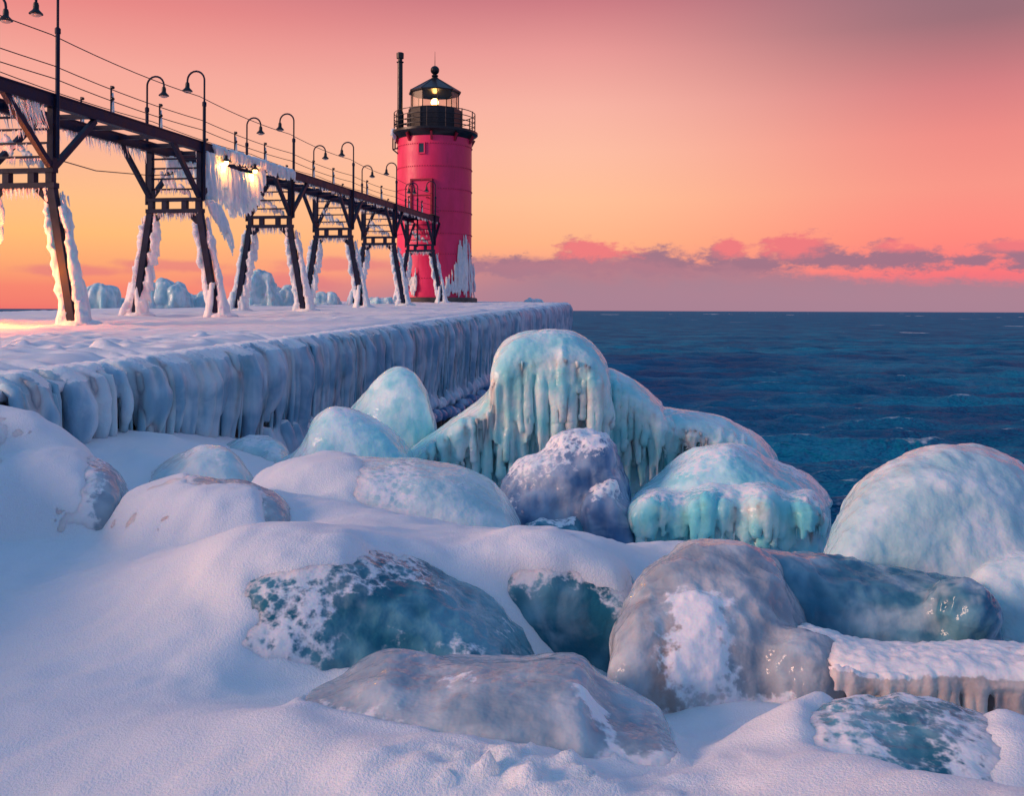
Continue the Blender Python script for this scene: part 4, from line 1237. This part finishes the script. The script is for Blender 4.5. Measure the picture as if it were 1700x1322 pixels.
def build_boulders():
    rg = np.random.default_rng(77)
    # --- great ice hood
    mb = MB()
    c1 = [(676, 752, 8.5), (700, 738, 8.55), (740, 708, 8.6), (790, 668, 8.65), (814, 640, 8.7), (817, 600, 8.7), (829, 570, 8.7), (858, 552, 8.7), (910, 546, 8.7), (952, 549, 8.7), (986, 568, 8.7), (1006, 594, 8.7), (1014, 640, 8.7), (1016, 720, 8.7)]
    th = lambda x: np.interp(x, [680, 780, 830, 900, 1000, 1020], [.14, .17, .34, .36, .30, .3])
    pxp = lambda p: p[0] / p[1] * FPX + 850
    mound(mb, c1, .36, .6, .7, 2.2, 3.2)
    mound(mb, c1, .52, .6, lambda q, p: p[2] - th(pxp(p)), 2.2, 2.3)
    c2 = [(985, 602, 8.85), (1015, 607, 8.85), (1050, 624, 8.85), (1080, 648, 8.85), (1099, 668, 8.85), (1105, 700, 8.85), (1106, 780, 8.85)]
    mound(mb, c2, .32, .6, .65, 2.2, 3.2)
    mound(mb, c2, .46, .6, lambda q, p: p[2] - .24, 2.2, 2.3)
    c3 = [(1040, 676, 8.9), (1100, 676, 8.9), (1160, 683, 8.9), (1212, 699, 8.9), (1258, 722, 8.9), (1283, 746, 8.9), (1293, 775, 8.9), (1294, 820, 8.9)]
    mound(mb, c3, .32, .6, .55, 2.2, 2.6)
    mound(mb, c3, .45, .6, lambda q, p: p[2] - .22, 2.2, 2.3)
    hem1 = lambda x: np.interp(x, [680, 720, 800, 850, 900, 960, 1010], [775, 795, 815, 815, 775, 745, 765])
    runs(mb, (690, 825), c1, .52, lambda x: th(x) * 184, hem1, rg, 90, (.012, .032))
    runs(mb, (822, 1008), c1, .52, lambda x: th(x) * 184, hem1, rg, 120, (.013, .036))
    runs(mb, (1008, 1102), c2, .46, lambda x: 44, lambda x: np.interp(x, [1000, 1100], [820, 800]), rg, 64, (.012, .030))
    runs(mb, (1090, 1280), c3, .45, lambda x: 40, lambda x: np.interp(x, [1090, 1280], [805, 785]), rg, 80, (.011, .026))
    ex = MB()
    fine(ex, (690, 825), c1, .52, lambda x: th(x) * 184, hem1, rg, 110)
    fine(ex, (822, 1008), c1, .52, lambda x: th(x) * 184, hem1, rg, 130)
    fine(ex, (1008, 1102), c2, .46, lambda x: 44, lambda x: 810, rg, 70)
    fine(ex, (1090, 1285), c3, .45, lambda x: 40, lambda x: 795, rg, 110)
    boulder('tall turquoise ice hood with a rounded crown and long icicle curtains', mb, .016, M['ice_teal'], 1, .030, 1.8, .010, .011, 8.0, .004, 1, lambda co, no, h: up_(no, .8, 1.1) * .42, drape=False, extra=ex)
    # --- blue block right of the hood
    mb = MB()
    mound(mb, [(1046, 850, 7.5), (1060, 820, 7.55), (1085, 798, 7.6), (1120, 768, 7.6), (1160, 740, 7.6), (1200, 729, 7.6), (1240, 735, 7.6), (1290, 764, 7.6), (1340, 790, 7.6), (1368, 815, 7.6), (1377, 850, 7.5), (1378, 900, 7.4)], .55, .6, .8, 2.1, 2.0)
    c5 = [(1046, 850, 7.15), (1056, 826, 7.1), (1090, 812, 7.1), (1130, 819, 7.12), (1180, 806, 7.02), (1225, 812, 7.08), (1270, 806, 6.98), (1310, 818, 7.08), (1350, 814, 7.02), (1375, 838, 7.1), (1380, 880, 7.1)]
    mound(mb, c5, .19, .5, .4, 2.5, 3.0)
    mound(mb, c5, .30, .5, lambda q, p: p[2] - .17, 2.4, 2.4)
    runs(mb, (1058, 1374), c5, .30, lambda x: 36, lambda x: 905 + 10 * math.sin(x * .05), rg, 120, (.010, .028))
    ex = MB(); fine(ex, (1058, 1374), c5, .30, lambda x: 36, lambda x: 908, rg, 120)
    boulder('wide aqua ice block with a snow-dusted slope and fringed foot below the tall hood', mb, .017, M['ice_aqua'], 1, .035, 1.8, .012, .006, 7, .005, 2, lambda co, no, h: up_(no, .6, .98) * .46, drape=False, extra=ex)
    # --- frosted rock under the hood
    mb = MB()
    mound(mb, [(834, 850, 7.4), (842, 800, 7.45), (872, 768, 7.45), (930, 730, 7.5), (982, 712, 7.5), (1012, 712, 7.5), (1030, 742, 7.5), (1042, 800, 7.5), (1048, 860, 7.45)], .42, .5, .55, 2.0, 2.0)
    mound(mb, [(960, 860, 7.1), (985, 810, 7.1), (1020, 800, 7.1), (1046, 840, 7.1), (1052, 890, 7.1)], .22, .3, .5, 2.2, 2.2)
    boulder('angular rock crusted with rough blue frost beneath the tall ice hood', mb, .019, M['ice_frost'], 1, .06, 2.8, .028, .008, 8, .018, 3, lambda co, no, h: up_(no, .3, .85) * .56, drape=False)
    # --- small dark slab in the wet gap
    mb = MB()
    mound(mb, [(858, 892, 6.7), (868, 872, 6.72), (900, 858, 6.8), (930, 868, 6.78), (958, 860, 6.8), (976, 895, 6.7)], .20, .25, .5, 2.8, 2.8)
    boulder('small dark ice slab with a snow rim in the gap below the frosted rock', mb, .016, M['ice_blue'], 2, .02, 3, .015, 0, 7, .01, 23, lambda co, no, h: up_(no, .85, .98) * .6, drape=False)
    # --- dome and cone left of the hood
    mb = MB()
    mound(mb, [(580, 690, 9.2), (590, 674, 9.2), (612, 648, 9.2), (637, 619, 9.2), (664, 605, 9.2), (690, 614, 9.2), (710, 645, 9.2), (722, 685, 9.2), (730, 740, 9.2)], .55, .5, .75, 2.0, 2.1)
    boulder('pointed turquoise ice dome standing nearest the pier wall', mb, .022, M['ice_teal'], 4, .03, 1.5, .008, .008, 5, .004, 4, lambda co, no, h: np.zeros(len(co)))
    mb = MB()
    mound(mb, [(425, 788, 7.9), (470, 766, 7.95), (503, 738, 8), (524, 694, 8), (548, 673, 8), (590, 679, 8), (632, 695, 8), (660, 720, 8), (682, 756, 8), (690, 790, 8)], .5, .5, .95, 2.0, 2.1)
    boulder('low turquoise ice cone with a flat peak, in front of the pointed dome', mb, .020, M['ice_teal'], 3, .035, 1.7, .012, .009, 6, .006, 5, lambda co, no, h: up_(no, .7, 1.05) * .35)
    # --- teal lumps at the pier foot
    mb = MB()
    mound(mb, [(360, 760, 9.0), (385, 740, 9.0), (412, 727, 9.0), (450, 727, 9.0), (474, 742, 9.0), (486, 772, 9.0)], .4, .4, .9, 2.1)
    mound(mb, [(420, 775, 8.6), (445, 748, 8.6), (470, 745, 8.6), (490, 775, 8.6)], .3, .3, .9, 2.1)
    boulder('small aqua ice lumps at the foot of the pier curtain', mb, .022, M['ice_pale'], 3, .03, 2, .012, .004, 7, .006, 6, lambda co, no, h: up_(no, .75, 1.0) * .55)
    # --- three brownish lumps
    for nm, cr, d, sd in (('back of the huddled trio of smooth greyish ice lumps', [(195, 775), (212, 748), (245, 733), (290, 736), (318, 765)], 7.9, 7),
                          ('left of the huddled trio of smooth greyish ice lumps', [(172, 812), (185, 782), (220, 760), (275, 757), (315, 772), (330, 800)], 7.2, 8),
                          ('rounded foremost greyish lump of the huddled trio', [(215, 830), (245, 800), (282, 762), (328, 738), (380, 748), (412, 774), (432, 812)], 6.7, 9)):
        mb = MB(); mound(mb, [(x, y, d) for x, y in cr], .45, .4, 1.0, 2.1)
        boulder(nm, mb, .02, M['ice_grey'] if sd != 9 else M['ice_pale'], 4, .03, 2, .010, 0, 7, .006, sd, lambda co, no, h: up_(no, .75, 1.0) * .35 + (1 - sstep(h, 0, .06)) * .5)
    # --- snow-covered mounds at left
    mb = MB(); mound(mb, [(-220, 730, 6.3), (-150, 700, 6.3), (-50, 680, 6.3), (5, 680, 6.3), (52, 696, 6.3), (95, 722, 6.3), (130, 752, 6.3), (155, 778, 6.3)], .42, .4, 1.0, 2.1)
    boulder('snowy boulder at the left edge just below the pier wall', mb, .022, M['ice_blue'], 4, .03, 1.8, .012, 0, 7, .010, 10, lambda co, no, h: .9 - .6 * sstep(pxof(co), 40, 110) * (1 - sstep(vnoise(co, 3, 2), -.2, .3)) - .5 * sstep(-co[:, 1], -5.75, -5.6))
    mb = MB(); mound(mb, [(-180, 800, 5.9), (-100, 778, 5.95), (0, 764, 6.0), (70, 761, 6.0), (135, 764, 6.0), (178, 774, 6.0), (206, 798, 6.0), (222, 838, 6.0)], .6, .5, .95, 2.1)
    boulder('snow-capped boulder at the left edge with bare pitted ice on its right shoulder', mb, .02, M['ice_grey'], 4, .03, 1.8, .012, 0, 7, .012, 11, lambda co, no, h: 1.0 - .85 * sstep(pxof(co), 100, 190))
    mb = MB(); mound(mb, [(180, 868, 5.5), (215, 835, 5.55), (258, 812, 5.6), (300, 800, 5.6), (352, 795, 5.6), (412, 799, 5.6), (455, 813, 5.6), (485, 838, 5.6), (497, 885, 5.55)], .55, .45, .95, 2.1)
    def s4(co, no, h):
        p = pxof(co)
        return .95 - .75 * np.maximum(sstep(p, 415, 455), sstep(co[:, 1], 5.44, 5.52) * sstep(p, 300, 340)) + (1 - sstep(h, 0, .05)) * .4
    boulder('snow-drifted boulder with a bare glazed rim, middle left', mb, .018, M['ice_grey'], 4, .03, 1.8, .010, 0, 7, .010, 12, s4)
    # --- long smooth boulder
    mb = MB(); mound(mb, [(415, 812, 6.4), (430, 796, 6.4), (470, 779, 6.45), (540, 765, 6.5), (620, 759, 6.5), (700, 761, 6.5), (762, 774, 6.5), (812, 797, 6.5), (846, 830, 6.45), (868, 885, 6.4)], .68, .55, .85, 2.1, 2.3)
    def s5(co, no, h):
        p = pxof(co); return up_(no, .3, .9) * (1.0 - .9 * sstep(p + 45 * vnoise(co, 2.3, 4), 560, 700)) + (1 - sstep(h, 0, .05)) * .35
    boulder('long low smooth boulder of milky green-grey ice left of the frosted rock', mb, .019, M['ice_pale'], 5, .03, 1.4, .006, 0, 7, .004, 13, s5)
    # --- boulder behind the main one, under snow
    mb = MB(); mound(mb, [(770, 925, 5.0), (805, 900, 5.05), (862, 885, 5.1), (930, 887, 5.1), (1000, 912, 5.1), (1040, 945, 5.05), (1058, 1000, 5.0), (1060, 1060, 4.95)], .46, .45, .45, 2.1, 2.6)
    def s15(co, no, h):
        p = pxof(co); return up_(no, .25, .75) * (1.1 - .6 * sstep(vnoise(co, 2.5, 3), -.1, .4)) 
    boulder('snow-topped boulder with a smooth blue ice front between main boulder and right rock', mb, .018, M['ice_blue'], 4, .03, 1.6, .010, .003, 7, .006, 14, s15)
    # --- main mid boulder
    mb = MB(); mound(mb, [(330, 960, 4.4), (390, 915, 4.5), (480, 896, 4.55), (580, 902, 4.6), (690, 928, 4.6), (780, 974, 4.55), (850, 1034, 4.45), (892, 1092, 4.35), (905, 1140, 4.25)], .68, .6, .62, 2.1, 2.5)
    mound(mb, [(280, 1150, 3.75), (330, 1090, 3.9), (420, 1020, 4.1), (520, 985, 4.2), (640, 985, 4.25), (760, 1030, 4.2), (850, 1110, 4.1)], .32, .5, .6, 2.1, 2.4)
    def s14(co, no, h):
        p = pxof(co); v = vnoise(co, 4, 8)
        a = .95 - .85 * sstep(p + 80 * v - 200 * (co[:, 1] - 4.2), 230, 760) * (1 - up_(no, .82, .98) * .25 * (1 - sstep(p, 640, 760)))
        return a + (1 - sstep(h, 0, .05)) * .35
    boulder('broad boulder of dark blue ice laced with snow, in the centre foreground', mb, .015, M['ice_blue'], 4, .03, 1.5, .010, .002, 9, .012, 15, s14)
    # --- right dome
    mb = MB(); mound(mb, [(1374, 960, 5.3), (1376, 910, 5.4), (1380, 872, 5.45), (1396, 836, 5.5), (1422, 798, 5.55), (1462, 764, 5.6), (1512, 747, 5.6), (1562, 741, 5.6), (1622, 747, 5.6), (1682, 764, 5.6), (1760, 800, 5.6), (1850, 870, 5.5), (1900, 960, 5.4)], .85, .7, .35, 2.1, 2.5)
    mound(mb, [(1600, 960, 5.0), (1640, 925, 5.0), (1700, 915, 5.0), (1800, 930, 5.0), (1880, 1000, 5.0)], .5, .5, .3, 2.2, 2.6)
    boulder('large rounded dome of pale rippled ice at the right edge before the lake', mb, .017, M['ice_pale'], 4, .035, 1.5, .014, .006, 6, .010, 16, lambda co, no, h: up_(no, .85, 1.1) * .3)
    # --- lying rock with limb
    mb = MB()
    mound(mb, [(1012, 1130, 4.2), (1018, 1060, 4.3), (1032, 1000, 4.4), (1062, 950, 4.45), (1110, 916, 4.5), (1162, 901, 4.5), (1230, 904, 4.5), (1290, 930, 4.5), (1335, 985, 4.45), (1365, 1060, 4.35), (1385, 1130, 4.25)], .62, .55, .5, 2.1, 2.3)
    mb.ell(P(1330, 1115, 4.05), (.20, .22, .22))
    def s12(co, no, h):
        p = pxof(co); z = co[:, 2]
        patch = np.exp(-((p - 1165) / 62) ** 2) * sstep(z, .70, .9) * (1 - sstep(z, 1.12, 1.2)) * (co[:, 1] < 4.42)
        return patch * 1.05 + (1 - sstep(h, 0, .06)) * .45
    boulder('grey ice-sheathed rock with a snow patch on its rough face, right foreground', mb, .015, M['ice_rough'], 3, .035, 1.7, .016, .005, 7, .014, 17, s12, drape=False)
    mb = MB()
    lc = [(1160, 960, 4.7), (1200, 925, 4.72), (1260, 908, 4.75), (1350, 912, 4.75), (1450, 928, 4.72), (1550, 938, 4.65), (1612, 952, 4.6), (1640, 975, 4.55), (1654, 1010, 4.5), (1656, 1060, 4.5)]
    mound(mb, lc, .46, .4, lambda q, p: .62, 2.2, 2.4)
    mb.ell(P(1592, 1005, 4.38), (.17, .2, .17))
    for k in range(0):
        x = rg.uniform(1585, 1650); y0 = 1030 + rg.uniform(-10, 25)
        mb.tube([P(x, y0 - 40, 4.33), P(x, y0, 4.30), P(x, y0 + rg.uniform(25, 60), 4.31)], [.03, .032, .012], 7)
    boulder('long low limb of dark blue rippled ice lying behind the sandy ledge', mb, .015, M['ice_limb'], 2, .035, 1.7, .018, .006, 7, .016, 22, lambda co, no, h: np.zeros(len(co)), drape=False)
    # --- ledge with icicle slots
    mb = MB()
    cl = [(1325, 1045, 4.2), (1365, 1066, 4.05), (1420, 1088, 3.92), (1500, 1096, 3.86), (1590, 1088, 3.86), (1700, 1094, 3.83), (1800, 1100, 3.8), (1900, 1115, 3.8)]
    mound(mb, cl, .17, .3, lambda q, p: p[2] - .062, 2.4, 2.6)
    mound(mb, [(x, y + 22, d + .06) for x, y, d in cl], .06, .3, .45, 3, 4)
    x = 1375.0
    while x < 1880:
        x += rg.uniform(16, 27)
        if 1545 < x < 1560: continue
        yt = np.interp(x, [c[0] for c in cl], [c[1] for c in cl]) + 34
        big = rg.uniform(.012, .022)
        L = rg.uniform(55, 75) if x > 1420 else rg.uniform(25, 45)
        mb.tube([P(x, yt, 3.74), P(x, yt + 14, 3.72), P(x, yt + L * .5, 3.715), P(x, yt + L, 3.72)], [big * 2.2, big * 1.7, big, big * 1.2], 7)
    def s13(co, no, h): return up_(no, .45, .85) * .95
    boulder('sandy brown ice ledge with a row of icicle slots at the lower right', mb, .013, M['ice_brown'], 1, .015, 2, .010, .002, 9, .006, 18, s13, drape=False)
    # --- front slab
    mb = MB(); mound(mb, [(480, 1195, 3.2), (510, 1172, 3.3), (560, 1148, 3.4), (608, 1114, 3.45), (648, 1104, 3.45), (720, 1113, 3.45), (800, 1113, 3.45), (880, 1115, 3.45), (942, 1104, 3.45), (974, 1112, 3.42), (986, 1142, 3.4), (1030, 1170, 3.35), (1090, 1196, 3.25), (1135, 1250, 3.1)], .56, .5, .75, 2.2, 2.1)
    def s16(co, no, h):
        p = pxof(co)
        st = np.exp(-((p - 1000 - (1.0 - co[:, 2]) * 420) / 14) ** 2) * .7
        return np.clip((1 - sstep(h, .0, .09)) * .75 + st * (co[:, 1] < 3.3), 0, 1) + .25 * sstep(vnoise(co, 4.5, 6), .45, .7)
    boulder('flat-topped slab of smoky grey ice in the centre front', mb, .0125, M['ice_grey'], 4, .03, 1.9, .010, 0, 7, .006, 19, s16)
    # --- bottom right mound
    mb = MB(); mound(mb, [(1180, 1285, 3.05), (1250, 1255, 3.1), (1328, 1200, 3.15), (1400, 1180, 3.2), (1480, 1180, 3.2), (1560, 1192, 3.2), (1640, 1214, 3.15), (1720, 1244, 3.1), (1850, 1285, 3.0)], .5, .45, .72, 2.1, 2.2)
    def s17(co, no, h):
        p = pxof(co)
        return .84 - .40 * np.exp(-((p - 1510) / 170) ** 4) - .18 * sstep(vnoise(co, 5, 9), .0, .5) + .5 * (1 - sstep(p, 1280, 1350)) + .3 * (1 - sstep(h, 0, .05))
    boulder('snow-laced low boulder at the bottom right corner', mb, .0125, M['ice_blue'], 4, .025, 1.9, .008, 0, 7, .012, 20, s17)
    # --- low dark ice showing through the snow at the bottom edge
    mb = MB(); mound(mb, [(560, 1290, 2.75), (620, 1270, 2.8), (720, 1262, 2.85), (820, 1266, 2.85), (920, 1280, 2.8), (1000, 1300, 2.75)], .35, .3, .7, 2.1)
    boulder('low blue ice hump broken through crumbly snow at the bottom edge', mb, .0125, M['ice_blue'], 4, .02, 2, .008, 0, 7, .010, 21, lambda co, no, h: .48 + .3 * vnoise(co, 6, 3) + .3 * (1 - sstep(h, 0, .04)))
build_boulders()
build_snow()
